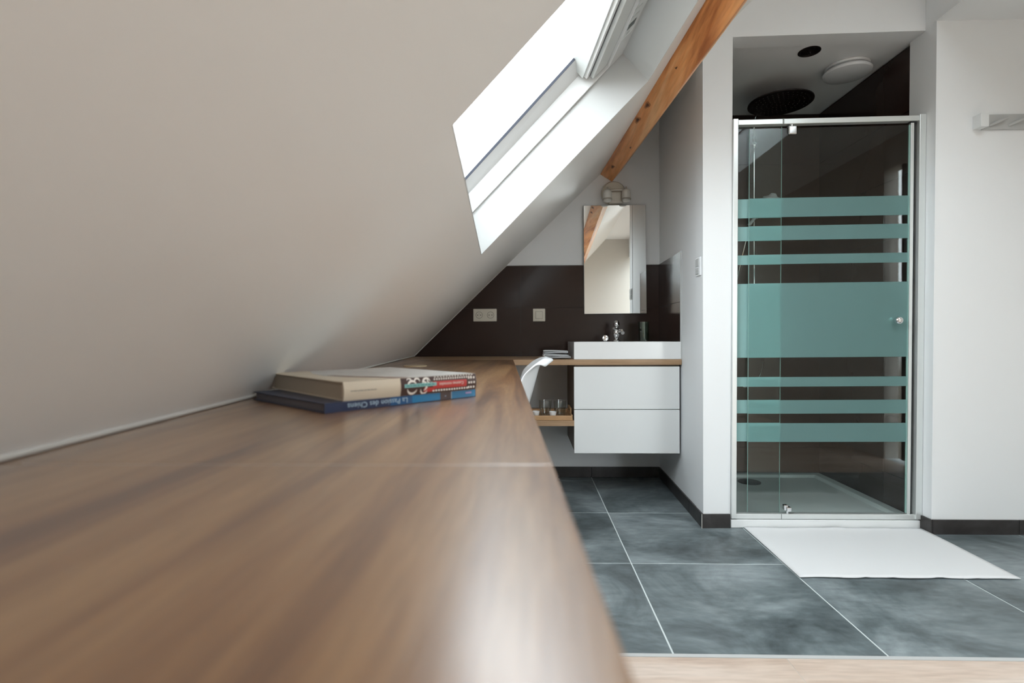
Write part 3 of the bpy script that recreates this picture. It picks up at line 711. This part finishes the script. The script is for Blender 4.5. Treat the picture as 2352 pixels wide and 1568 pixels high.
# ---- folded cloth on the counter
tw = thing('folded_towel', 'folded light grey hand towel on the countertop left of the washbasin', 'towel', (.165, 2.99, TOPZ))
def fold(x0, x1, zs_, y0, y1, th, skew=0.0):
    path = []
    for i, z in enumerate(zs_):
        a_, b_ = (x0, x1) if i % 2 == 0 else (x1, x0)
        sag = lambda x: .003 * math.sin((x - x0) * 18 + i)
        for k in range(9):
            x = lerp(a_, b_, k / 8) ; path.append((x + skew * i, z + sag(x)))
        if i < len(zs_) - 1:
            zc, rz_ = (z + zs_[i + 1]) / 2, (zs_[i + 1] - z) / 2; s_ = 1 if b_ == x1 else -1
            for k in range(1, 5):
                an = -math.pi / 2 + math.pi * k / 5; path.append((b_ + s_ * rz_ * math.cos(an) + skew * i, zc + rz_ * math.sin(an)))
    vs, fs = [], []; n = len(path)
    ys = [y0, lerp(y0, y1, .5), y1]
    for j, y in enumerate(ys):
        for k, (x, z) in enumerate(path): vs.append((x + .004 * math.sin(j * 2 + z * 90), y + .004 * math.sin(x * 60), z))
    for j in range(len(ys) - 1):
        for k in range(n - 1): fs.append((j * n + k, j * n + k + 1, (j + 1) * n + k + 1, (j + 1) * n + k))
    return MB().mesh(vs, fs, True)
t1 = fold(.100, .236, [TOPZ + .006, TOPZ + .015, TOPZ + .024], 2.90, 3.06, .004).build('towel_fold', 'greytowel', tw)
t2 = fold(.092, .228, [TOPZ + .0335, TOPZ + .042], 2.91, 3.07, .004).build('towel_fold', 'greytowel', tw)
for t_ in (t1, t2):
    m_ = t_.modifiers.new('cloth_thickness', 'SOLIDIFY'); m_.thickness = .0085; m_.offset = 0
    m_ = t_.modifiers.new('smooth', 'SUBSURF'); m_.levels = m_.render_levels = 1

# ---- bamboo tray with tumblers
tr = thing('serving_tray', 'small bamboo serving tray with raised rim on the open shelf', 'tray', (.10, 3.0, .4454))
z0 = .4456
mb = MB().box(-.06, .243, 2.878, 3.15, z0, z0 + .008)
mb.build('tray_base', 'traywood', tr, bevel=.001)
for y_ in (2.870, 3.148): MB().box(-.06, .243, y_, y_ + .010, z0, z0 + .026).build('tray_rim', 'traywood', tr, bevel=.0015)
for x in (-.066, .241):
    MB().box(x, x + .009, 2.870, 3.158, z0, z0 + .030).box(x, x + .009, 2.94, 2.95, z0 + .030, z0 + .048).box(x, x + .009, 3.08, 3.09, z0 + .030, z0 + .048).box(x, x + .009, 2.94, 3.09, z0 + .048, z0 + .058).build('tray_handle', 'traywood', tr, bevel=.0015)
def tumbler(label, x, y):
    t = thing('tumbler', label, 'glass', (x, y, z0 + .008), group='faceted tumblers on the shelf tray')
    zz = z0 + .0085
    MB().lathe([(0, 0), (.027, 0), (.030, .030), (.034, .045), (.037, .088), (.0355, .088), (.032, .046), (.027, .034), (.024, .012), (0, .010)], (x, y, zz), seg=20, cap=False).build('tumbler_body', 'drink', t)
    for k in range(10):
        q = 2 * math.pi * k / 10
        MB().tube([(x + .0280 * math.cos(q), y + .0280 * math.sin(q), zz + .003), (x + .0305 * math.cos(q), y + .0305 * math.sin(q), zz + .028), (x + .0345 * math.cos(q), y + .0345 * math.sin(q), zz + .044)], .0022, 5).build('facet_rib', 'drink', t)
    return t
tumbler('faceted clear tumbler on the bamboo tray, the one farther from the drawers', .1055, 2.985)
tumbler('faceted clear tumbler on the bamboo tray, the one closer to the drawers', .1880, 2.985)
def cup(label, x, y):
    t = thing('small_cup', label, 'cup', (x, y, z0 + .008), group='small white cups on the shelf tray')
    MB().lathe([(0, 0), (.014, 0), (.019, .010), (.022, .028), (.0205, .028), (.017, .011), (0, .004)], (x, y, z0 + .0085), seg=18, cap=False).build('cup_body', 'ceramic', t)
cup('tiny white cup standing on the tray between the two tumblers', .1465, 2.955)
cup('tiny white cup at the desk end of the tray', .052, 2.975)

# ---- chair tucked under the desk
ch = thing('shell_chair', 'white moulded shell chair with curved back pushed under the desk', 'chair', (-.17, 2.2, 0))
prof = [(.112, .800, .14), (.106, .806, .155), (.092, .812, .17), (.076, .812, .18), (.062, .802, .19), (.050, .775, .20), (.040, .735, .205), (.026, .685, .21), (.010, .63, .215), (-.006, .57, .22), (-.022, .50, .22), (-.06, .455, .225), (-.13, .437, .228), (-.24, .432, .228), (-.34, .440, .22), (-.40, .446, .20), (-.425, .432, .17)]
vs, fs = [], []; NW = 12
for i, (x, z, hw) in enumerate(prof):
    for k in range(NW + 1):
        s_ = -1 + 2 * k / NW
        back = max(0, min(1, (z - .47) / .12)) if x > -.07 else 0
        seat = 1 - back
        vs.append((x - (.062 if z < .78 else .040) * back * s_ ** 2, 2.22 + s_ * hw, z + .035 * seat * abs(s_) ** 3 - (.020 * abs(s_) ** 3 if z > .74 else 0)))
for i in range(len(prof) - 1):
    for k in range(NW): fs.append((i * (NW + 1) + k, i * (NW + 1) + k + 1, (i + 1) * (NW + 1) + k + 1, (i + 1) * (NW + 1) + k))
cs = MB().mesh(vs, fs, True).build('seat_shell', 'whiteplastic', ch)
m_ = cs.modifiers.new('shell_thickness', 'SOLIDIFY'); m_.thickness = .009; m_.offset = 0
m_ = cs.modifiers.new('smooth', 'SUBSURF'); m_.levels = m_.render_levels = 2
for sx_ in (-1, 1):
    for sy_ in (-1, 1):
        MB().cyl((-.18 + sx_ * .10, 2.22 + sy_ * .12, .428), (-.18 + sx_ * .21, 2.22 + sy_ * .21, 0), .014, 14, .009).build('leg', 'traywood', ch)
MB().tube([(-.29, 2.10, .30), (-.07, 2.34, .30)], .005).tube([(-.29, 2.34, .30), (-.07, 2.10, .30)], .005).build('cross_brace', 'darkmetal', ch)
MB().box(-.29, -.07, 2.10, 2.34, .415, .430).build('seat_mount', 'darkmetal', ch, bevel=.003)

# ---- books
def book(name, label, near, ang, w_, l_, th, z, cover_m, page_m, rot_spine):
    """near corner; spine runs along +x local (length l_), pages go back along +y local (width w_)"""
    o = thing(name, label, 'book', (near[0], near[1], z), ang)
    return o
# book 1: blue, spine from (-.328,.845) to (-.107,1.094)
ang1 = math.atan2(1.0939 - .8452, -.1074 + .3281)
b1 = thing('book', 'thin dark blue hardback lying on the desk, lowest of the two books', 'book', (-.3281, .8452, TOPZ), ang1)
L1, W1, T1_ = .333, .292, .0165
def bx(mbx, x0, x1, y0, y1, z0_, z1_): return mbx.box(x0, x1, y0, y1, z0_, z1_)
MB().box(.004, L1 - .004, .003, W1 - .005, .0020, T1_ - .0020).build('page_block', plain('grey_blue_page_edges', (.16, .15, .17), .8), b1, local=True)
mb = MB().box(0, L1, 0.0, W1, 0, .0020).box(0, L1, 0.0, W1, T1_ - .0020, T1_).box(0, L1, -.0015, .0028, 0, T1_)
mb.build('book_cover', 'navy', b1, bevel=.0006, local=True)
sp = -.0017
def decal(parent, name, m_, x0, x1, z0_, z1_, y=sp, r=0): 
    return MB().box(x0, x1, y - .0002, y + .0003, z0_, z1_).build(name, m_, parent, local=True)
decal(b1, 'spine_print', 'deepblue', .125, .185, .0012, T1_ - .0008)
decal(b1, 'spine_print', 'blue', .172, .2385, .0016, T1_ - .0012, sp - .0002)
decal(b1, 'spine_print', 'brownprint', .2385, .266, .0008, T1_ - .0008, sp - .0003)
decal(b1, 'spine_print', 'lightblue', .266, .2675, .001, T1_ - .001, sp - .0005)
decal(b1, 'spine_print', 'blue', .268, .331, .0012, T1_ - .0010, sp - .0003)
decal(b1, 'spine_print', 'pinkprint', .304, .320, .008, .0115, sp - .0006)
decal(b1, 'spine_print', 'lightblue', .2505, .2525, .0070, .0090, sp - .0006)
# upside-down title: starts at x=.163 and runs towards x=0
tm, tw_ = text_mb('La Passion des Chiens', .0135, lambda x, y: Vector((.162 - x, sp - .0008, .0128 - y)), sx=1.02)
tm.build('spine_title', 'lightblue', b1, local=True)

ang2 = math.atan2(1.0779 - .8738, -.1058 + .3074)
b2 = thing('book', 'thick cream cookbook with a patterned spine, resting on top of the dark blue book', 'book', (-.3074, .8738, TOPZ + T1_), ang2)
L2, W2, T2 = .288, .330, .0325
MB().box(.004, L2 - .004, .003, W2 - .006, .0022, T2 - .0022).build('page_block', 'pages', b2, local=True)
mb = MB().box(0, L2, 0, W2, 0, .0022).box(0, L2, 0, W2, T2 - .0022, T2)
mb.build('book_cover', 'creampaper', b2, bevel=.0006, local=True)
# rounded spine
mb = MB(); n = 8; pf = []
for k in range(n + 1):
    a_ = k / n; pf.append((-.0035 * math.sin(math.pi * a_), T2 * a_))
mb.prism([(0, y, z) for y, z in pf] + [(0, .004, T2), (0, .004, 0)], (L2, 0, 0))
mb.build('spine', 'creampaper', b2, local=True)
def sy(z): return -.0035 * math.sin(math.pi * max(0, min(1, z / T2))) - .0003
def curved(name, m_, x0, x1, z0_, z1_, off=0.0):
    mbx = MB(); k = 8; zs_ = [lerp(z0_, z1_, i / k) for i in range(k + 1)]
    for i in range(k): mbx.face([(x0, sy(zs_[i]) - off, zs_[i]), (x1, sy(zs_[i]) - off, zs_[i]), (x1, sy(zs_[i + 1]) - off, zs_[i + 1]), (x0, sy(zs_[i + 1]) - off, zs_[i + 1])])
    return mbx
curved('s', 0, .110, L2 - .0005, .0002, T2 - .0002, .0001).build('spine_print', 'brownprint', b2, local=True)
curved('s', 0, .180, .262, .0085, .0225, .0003).build('spine_print', 'redprint', b2, local=True)
curved('s', 0, .160, .185, .0035, .0120, .00025).build('spine_print', 'redprint', b2, local=True)
curved('s', 0, .117, .188, .0145, .0210, .0005).build('spine_print', 'tealprint', b2, local=True)
mb = MB()
def sq(x, z, a_, b_, off=.0006):
    mb.face([(x - a_, sy(z) - off, z - b_), (x + a_, sy(z) - off, z - b_), (x + a_, sy(z) - off, z + b_), (x - a_, sy(z) - off, z + b_)])
for k in range(17): sq(.184 + k * .0056, .0268, .0015, .0017)
for k in range(14): sq(.182 + k * .0063, .0050, .0019, .0017)
for z in (.006, .0155, .0250):
    for x in (.268, .274, .281): sq(x, z, .0020, .0020)
for k in range(14): sq(.186 + k * .0070, .0308, .0018, .0009)
mb.build('spine_print', 'whiteprint', b2, local=True)
# white scroll ornament on the brown field
mb = MB()
def arc(cx_, cz_, r_, a0, a1, wd):
    P = []
    for k in range(13):
        t_ = R(lerp(a0, a1, k / 12)); ww = wd * math.sin(math.pi * (k + .3) / 12.6) + .0003
        P.append((cx_ + r_ * math.cos(t_), cz_ + r_ * math.sin(t_), cx_ + (r_ + ww) * math.cos(t_), cz_ + (r_ + ww) * math.sin(t_)))
    for k in range(12):
        p, q = P[k], P[k + 1]
        cl = lambda z: max(.0008, min(T2 - .0008, z))
        mb.face([(p[0], sy(cl(p[1])) - .0004, cl(p[1])), (q[0], sy(cl(q[1])) - .0004, cl(q[1])), (q[2], sy(cl(q[3])) - .0004, cl(q[3])), (p[2], sy(cl(p[3])) - .0004, cl(p[3]))])
for (cx_, cz_, r_, a0, a1, wd) in ((.134, .014, .010, 30, 170, .004), (.134, .016, .011, 200, 330, .004), (.154, .015, .009, -60, 80, .0045), (.166, .020, .008, 20, 200, .0035), (.160, .010, .007, 180, 340, .0035), (.145, .024, .005, 0, 200, .003), (.174, .026, .005, 120, 320, .0025), (.127, .026, .004, -40, 160, .0025)):
    arc(cx_, cz_, r_, a0, a1, wd)
mb.build('spine_ornament', 'whiteprint', b2, local=True)
tm, _ = text_mb('Cuisines nomades', .0082, lambda x, y: Vector((.254 - x, -.0046, .0190 - y)), sx=1.0)
tm.build('spine_title', 'whiteprint', b2, local=True)
# small unreadable lines of type
mb = MB(); x = .121
for wd in (.006, .004, .008, .005, .009, .004, .007, .006): 
    mb.box(x, x + wd, -.0047, -.0045, .0170, .0188); x += wd + .0018
mb.build('small_type', 'tealdark', b2, local=True)
mb = MB(); x = .012
for wd in (.004, .006, .003, .007, .004, .006, .005, .005): 
    mb.box(x, x + wd, -.0042, -.0038, .0160, .0170); x += wd + .0012
mb.build('small_type', 'darkprint', b2, local=True)
# front cover picture
mb = MB(); zt = T2 + .0002
P = [(.100, .0), (.085, .05), (.055, .10), (.04, .16), (.05, .24), (.08, .325), (L2 - .003, .325), (L2 - .003, .0)]
mb.prism([(x, y, zt - .0001) for x, y in P], (0, 0, .0002)); mb.build('cover_picture', 'greycover', b2, local=True)
mb = MB()
P = [(.100, .002), (.086, .05), (.058, .10), (.044, .16), (.060, .16), (.080, .10), (.110, .05), (.135, .002)]
mb.prism([(x, y, zt + .0001) for x, y in P], (0, 0, .0002)); mb.build('cover_picture', plain('red_brown_print', (.25, .15, .11), .4, var=.5, vscale=60), b2, local=True)
mb = MB()
for k in range(16): mb.box(.150 + k * .0084, .154 + k * .0084, .318, .322, zt, zt + .0005)
mb.build('cover_print', 'whiteprint', b2, local=True)

# ================================================================== SHOWER
st = thing('shower_tray', 'low white rectangular shower tray inside the tiled cubicle', 'shower tray', (1.41, 2.95, 0))
def TZ(x): return x
ox0, ox1, oy0, oy1 = .957, 1.8605, 2.492, 3.404
mb = MB()
zo = .0395; zr = .028; zf = .012
mb.box(ox0, FX(1, 0) - .001, oy0, 2.545, .0005, zo)
mb.build('tray_sill', 'tray', st, bevel=.003)
mb = MB(); rim = .05
A = [(ox0, 2.546, .0005), (ox1, 2.546, .0005), (ox1, oy1, .0005), (ox0, oy1, .0005)]
B = [(x, y, zr) for x, y, _ in A]
C_ = [(ox0 + rim, 2.56, zr), (ox1 - rim, 2.56, zr), (ox1 - rim, oy1 - rim, zr), (ox0 + rim, oy1 - rim, zr)]
D_ = [(ox0 + rim + .012, 2.575, zf), (ox1 - rim - .012, 2.575, zf), (ox1 - rim - .012, oy1 - rim - .012, zf), (ox0 + rim + .012, oy1 - rim - .012, zf)]
for k in range(4):
    j = (k + 1) % 4
    mb.face([A[k], A[j], B[j], B[k]]); mb.face([B[k], B[j], C_[j], C_[k]]); mb.face([C_[k], C_[j], D_[j], D_[k]])
mb.face(D_); mb.face(A[::-1])
mb.build('tray_basin', 'tray', st, bevel=.003)
MB().lathe([(.066, 0), (.066, .004), (.055, .007), (0, .008)], (1.352, 3.235, zf), seg=32).build('drain_cover', 'darkmetal', st)

se = thing('shower_enclosure', 'framed glass shower door with frosted horizontal bands', 'shower door', (1.40, 2.51, .04))
def fbox(u0, u1, y0, y1, z0_, z1_, tilt=1.0, mbx=None):
    mbx = mbx or MB()
    def p(u, y, z): return (FX(u, z), y, z + .009 * u * z * tilt / 1.9)
    return mbx.hexa([p(u0, y0, z0_), p(u1, y0, z0_), p(u1, y1, z0_), p(u0, y1, z0_), p(u0, y0, z1_), p(u1, y0, z1_), p(u1, y1, z1_), p(u0, y1, z1_)])
fbox(.001, .027, 2.488, 2.525, .045, 1.912).build('side_profile', 'alu', se, bevel=.002)
fbox(.966, .999, 2.488, 2.525, .045, 1.912).build('side_profile', 'alu', se, bevel=.002)
fbox(.027, .966, 2.490, 2.523, 1.883, 1.907).build('top_rail', 'alu', se, bevel=.002)
fbox(.027, .985, 2.494, 2.523, .042, .066).build('bottom_rail', 'alu', se, bevel=.002)
fbox(.259, .266, 2.4885, 2.4900, 1.883, 1.907).build('rail_joint', 'edge', se)
fbox(.2655, .2685, 2.4925, 2.4940, .043, .066).build('rail_joint', 'edge', se)
bands = [(1.4538, 1.5429), (1.3464, 1.4133), (1.2348, 1.2795), (.798, 1.1455), (.6616, .7064), (.5352, .5984), (.4027, .4904)]
fp = fbox(.027, .268, 2.5145, 2.5195, .066, 1.883).build('fixed_panel', 'glass', se)
for z0_, z1_ in bands: fbox(.027, .2665, 2.5138, 2.5143, z0_, z1_).build('frosted_band', 'frost_panel', fp)
fbox(.2672, .2684, 2.5142, 2.5198, .066, 1.883).build('glass_edge', 'glassedge', fp)
dp = fbox(.092, .926, 2.502, 2.507, .072, 1.868).build('door_panel', 'glass', se)
for z0_, z1_ in bands: fbox(.0935, .9245, 2.5012, 2.5017, z0_, z1_).build('frosted_band', 'frost', dp)
fbox(.0912, .0924, 2.5018, 2.5072, .072, 1.868).build('glass_edge', 'glassedge', dp)
fbox(.9215, .927, 2.5016, 2.5074, .072, 1.868).build('glass_edge', 'glassedge', dp)
fbox(.928, .944, 2.497, 2.512, .055, 1.876).build('closing_profile', 'alu', dp, bevel=.001)
fbox(.945, .955, 2.503, 2.512, .048, 1.880).build('magnetic_seal', 'gasket', dp)
MB().box(FX(.918, .05), FX(.952, .05), 2.495, 2.516, .047, .056).build('seal_foot', 'gasket', dp)
MB().box(FX(.925, 1.88), FX(.955, 1.88), 2.495, 2.516, 1.885, 1.893).build('seal_cap', 'gasket', dp)
kx, kz = 1.7155, .9695
MB().lathe([(.0085, 0), (.0085, .008), (.017, .012), (.019, .022), (.016, .034), (.008, .040), (0, .041)], (kx, 2.5012, kz), (0, -1, 0), 24).build('door_knob', 'chrome', dp)
MB().lathe([(.0085, 0), (.0085, .008), (.017, .012), (.019, .022), (.016, .034), (0, .040)], (kx, 2.5072, kz), (0, 1, 0), 20).build('door_knob', 'chrome', dp)
MB().box(1.2245, 1.2620, 2.492, 2.516, 1.838, 1.879).build('hinge', 'chrome', dp, bevel=.005)
MB().cyl((1.243, 2.504, 1.878), (1.243, 2.504, 1.886), .006).build('hinge_pin', 'chrome', dp)
MB().box(1.203, 1.2235, 2.494, 2.514, .082, .108).box(1.2125, 1.2345, 2.486, 2.518, .079, .100).build('hinge', 'chrome', dp, bevel=.004)
MB().cyl((1.222, 2.504, .066), (1.222, 2.504, .079), .006).build('hinge_pin', 'chrome', dp)

# rain shower column
rc = thing('shower_column', 'chrome shower column with large dark rain head on the tiled shower wall', 'shower column', (1.425, 3.39, .72))
cx_ = 1.425; cy_ = 3.34
MB().cyl((cx_, cy_, .95), (cx_, cy_, 2.15), .0095, 14).build('riser_pipe', 'chrome', rc)
MB().tube([(cx_, cy_, 2.14), (cx_ - .003, cy_, 2.18), (cx_ + .002, cy_ - .004, 2.225), (cx_, cy_ - .02, 2.258), (cx_, cy_ - .05, 2.272), (cx_, 3.15, 2.272), (cx_, 3.02, 2.270), (cx_, 2.998, 2.262), (cx_, 2.995, 2.235)], .0095, 12).build('overhead_arm', 'chrome', rc)
MB().lathe([(0, .022), (.012, .021), (.020, .012), (.023, 0), (.020, -.012), (.012, -.021), (0, -.022)], (cx_, cy_, 2.09), (0, 0, 1), 20).cyl((cx_, cy_, 2.09), (cx_, SBY, 2.09), .012).build('wall_bracket', 'chrome', rc)
MB().lathe([(0, .018), (.012, .014), (.016, 0), (.012, -.014), (0, -.018)], (cx_, 2.99, 2.245)).build('swivel_joint', 'darkmetal', rc)
hd = MB().lathe([(.020, .022), (.06, .014), (.160, .008), (.168, .004), (.168, -.002), (.164, -.005), (0, -.005)], (1.4235, 2.995, 2.200), (0, 0, 1), 48).build('rain_head', 'darkmetal', rc)
mb = MB()
for rr_, nn in ((.02, 6), (.045, 12), (.07, 18), (.095, 24), (.12, 30), (.145, 36)):
    for k in range(nn):
        q = 2 * math.pi * k / nn; px, py = 1.4235 + rr_ * math.cos(q), 2.995 + rr_ * math.sin(q)
        mb.box(px - .002, px + .002, py - .002, py + .002, 2.1935, 2.1952)
nz = mb.build('nozzles', plain('dark_rubber_nozzle', (.06, .05, .048), .6), hd); nz['kind'] = 'stuff'
MB().box(cx_ - .12, cx_ + .12, cy_ - .028, cy_ + .022, .925, .970).cyl((cx_ - .075, cy_, .95), (cx_ - .075, SBY, .95), .018).cyl((cx_ + .075, cy_, .95), (cx_ + .075, SBY, .95), .018).build('mixer_bar', 'chrome', rc, bevel=.008)
MB().cyl((cx_ - .12, cy_, .948), (cx_ - .165, cy_, .948), .020).build('mixer_knob', 'chrome', rc)
MB().cyl((cx_ + .12, cy_, .948), (cx_ + .165, cy_, .948), .020).build('mixer_knob', 'chrome', rc)
sl_ = MB().box(cx_ - .018, cx_ + .018, cy_ - .028, cy_ + .012, 1.625, 1.665).build('slider', 'chrome', rc, bevel=.004)
MB().lathe([(0, .030), (.014, .028), (.026, .012), (.052, .004), (.055, -.006), (0, -.010)], (cx_ + .068, cy_ - .10, 1.735), (.15, -.35, 1), 24).build('hand_shower', 'whiteplastic', rc)
MB().cyl((cx_ + .050, cy_ - .085, 1.725), (cx_ - .045, cy_ - .035, 1.585), .012, 12, .009).build('hand_shower_grip', 'whiteplastic', rc)
def bez(P, n=40):
    res = []
    for i in range(len(P) - 3 + 0):
        p0, p1, p2, p3 = [Vector(q) for q in P[i:i + 4]]
        for k in range(8):
            t = k / 8
            res.append(.5 * ((2 * p1) + (-p0 + p2) * t + (2 * p0 - 5 * p1 + 4 * p2 - p3) * t * t + (-p0 + 3 * p1 - 3 * p2 + p3) * t ** 3))
    res.append(Vector(P[-2])); return res
hy = cy_ - .045
MB().tube(bez([(cx_ - .01, hy, 1.70), (cx_ - .046, hy, 1.585), (cx_ - .064, hy, 1.50), (cx_ - .095, hy, 1.37), (cx_ - .130, hy, 1.20), (cx_ - .160, hy, 1.0), (cx_ - .162, hy, .80), (cx_ - .130, hy, .655), (cx_ - .085, hy, .590), (cx_ - .035, hy, .605), (cx_ + .018, hy, .66), (cx_ + .036, hy, .75), (cx_ + .034, hy, .85), (cx_ + .02, hy + .02, .925), (cx_ + .02, hy + .02, .96)]), .0055, 8).build('shower_hose', 'chrome', rc)

# ceiling fittings in the shower
dl = thing('downlight', 'small dark round recessed spotlight in the shower ceiling', 'spotlight', (1.409, 2.664, 2.31))
MB().lathe([(.051, 0), (.051, -.003), (.044, -.005), (.038, .0), (.030, -.001)], (1.409, 2.664, 2.31), seg=36).build('trim_ring', 'darkmetal', dl)
MB().lathe([(.030, -.001), (.020, -.003), (0, -.004)], (1.409, 2.664, 2.3085), seg=24).build('lamp_lens', 'darkmetal', dl)
MB().cyl((1.414, 2.668, 2.3045), (1.414, 2.668, 2.3005), .003, 8).build('centre_clip', 'chrome', dl)
vx, vy = 1.684, 2.815
ev = thing('extractor_vent', 'white round extractor valve hanging from the shower ceiling', 'vent', (vx, vy, 2.31))
MB().lathe([(.098, 0), (.104, -.006), (.100, -.014), (.088, -.018), (.086, -.004)], (vx, vy, 2.31), seg=40).build('vent_ring', 'whiteplastic', ev)
MB().lathe([(.030, .0), (.030, -.026), (.108, -.026), (.114, -.034), (.110, -.044), (.090, -.052), (0, -.056)], (vx, vy, 2.31), seg=48).build('vent_disc', 'whiteplastic', ev)

# ---- bath mat
nx, ny = 40, 26
c4 = [Vector((1.0142, 2.486, 0)), Vector((1.824, 2.484, 0)), Vector((1.8114, 1.9768, 0)), Vector((1.011, 1.9765, 0))]
vs, fs = [], []
for j in range(ny + 1):
    for i in range(nx + 1):
        u, v = i / nx, j / ny
        p = (c4[0] * (1 - u) + c4[1] * u) * (1 - v) + (c4[3] * (1 - u) + c4[2] * u) * v
        z = .004 + .0035 * math.exp(-((u - .64) / .025) ** 2) * (v ** 2) + .003 * math.exp(-((u - .30) / .02) ** 2) * v ** 3 + .005 * math.exp(-((u - .51) / .04) ** 2) * (1 - v) ** 3
        z += .0022 * math.exp(-((u - .55 + .12 * v) / .012) ** 2) + .0012 * math.exp(-((u - .25 + .08 * v) / .012) ** 2) + .0018 * math.exp(-((u - .80) / .02) ** 2)
        z += .0008 * math.sin(u * 19 + v * 5)
        p.z = z; p.y += .003 * math.sin(u * 22) * (1 if v in (0, 1) else 0); vs.append(p)
for j in range(ny):
    for i in range(nx): fs.append((j * (nx + 1) + i, j * (nx + 1) + i + 1, (j + 1) * (nx + 1) + i + 1, (j + 1) * (nx + 1) + i))
mt = MB().mesh(vs, fs, True).build('bath_mat', 'towel', origin=(1.41, 2.23, 0))
m_ = mt.modifiers.new('pile', 'SOLIDIFY'); m_.thickness = .0035; m_.offset = -1
tag(mt, 'white towelling bath mat on the grey floor tiles in front of the shower', 'bath mat')

# ---- coat rack on the end wall
cr = thing('coat_rack', 'white wall-mounted coat rack on the white wall right of the shower', 'coat rack', (2.25, JY, 1.82))
MB().box(2.010, 2.046, JY - .045, JY, 1.822, 1.881).build('end_bracket', 'cabinet', cr, bevel=.002)
MB().box(2.56, 2.596, JY - .045, JY, 1.822, 1.881).build('end_bracket', 'cabinet', cr, bevel=.002)
MB().box(2.046, 2.56, JY - .012, JY, 1.820, 1.886).build('rack_rail', 'lining', cr, bevel=.001)
for k in range(6):
    x = 2.075 + k * .085
    MB().tube([(x, JY - .010, 1.836), (x + .02, JY - .028, 1.845), (x + .05, JY - .030, 1.858), (x + .07, JY - .020, 1.866)], .006, 8).build('peg', 'lining', cr)
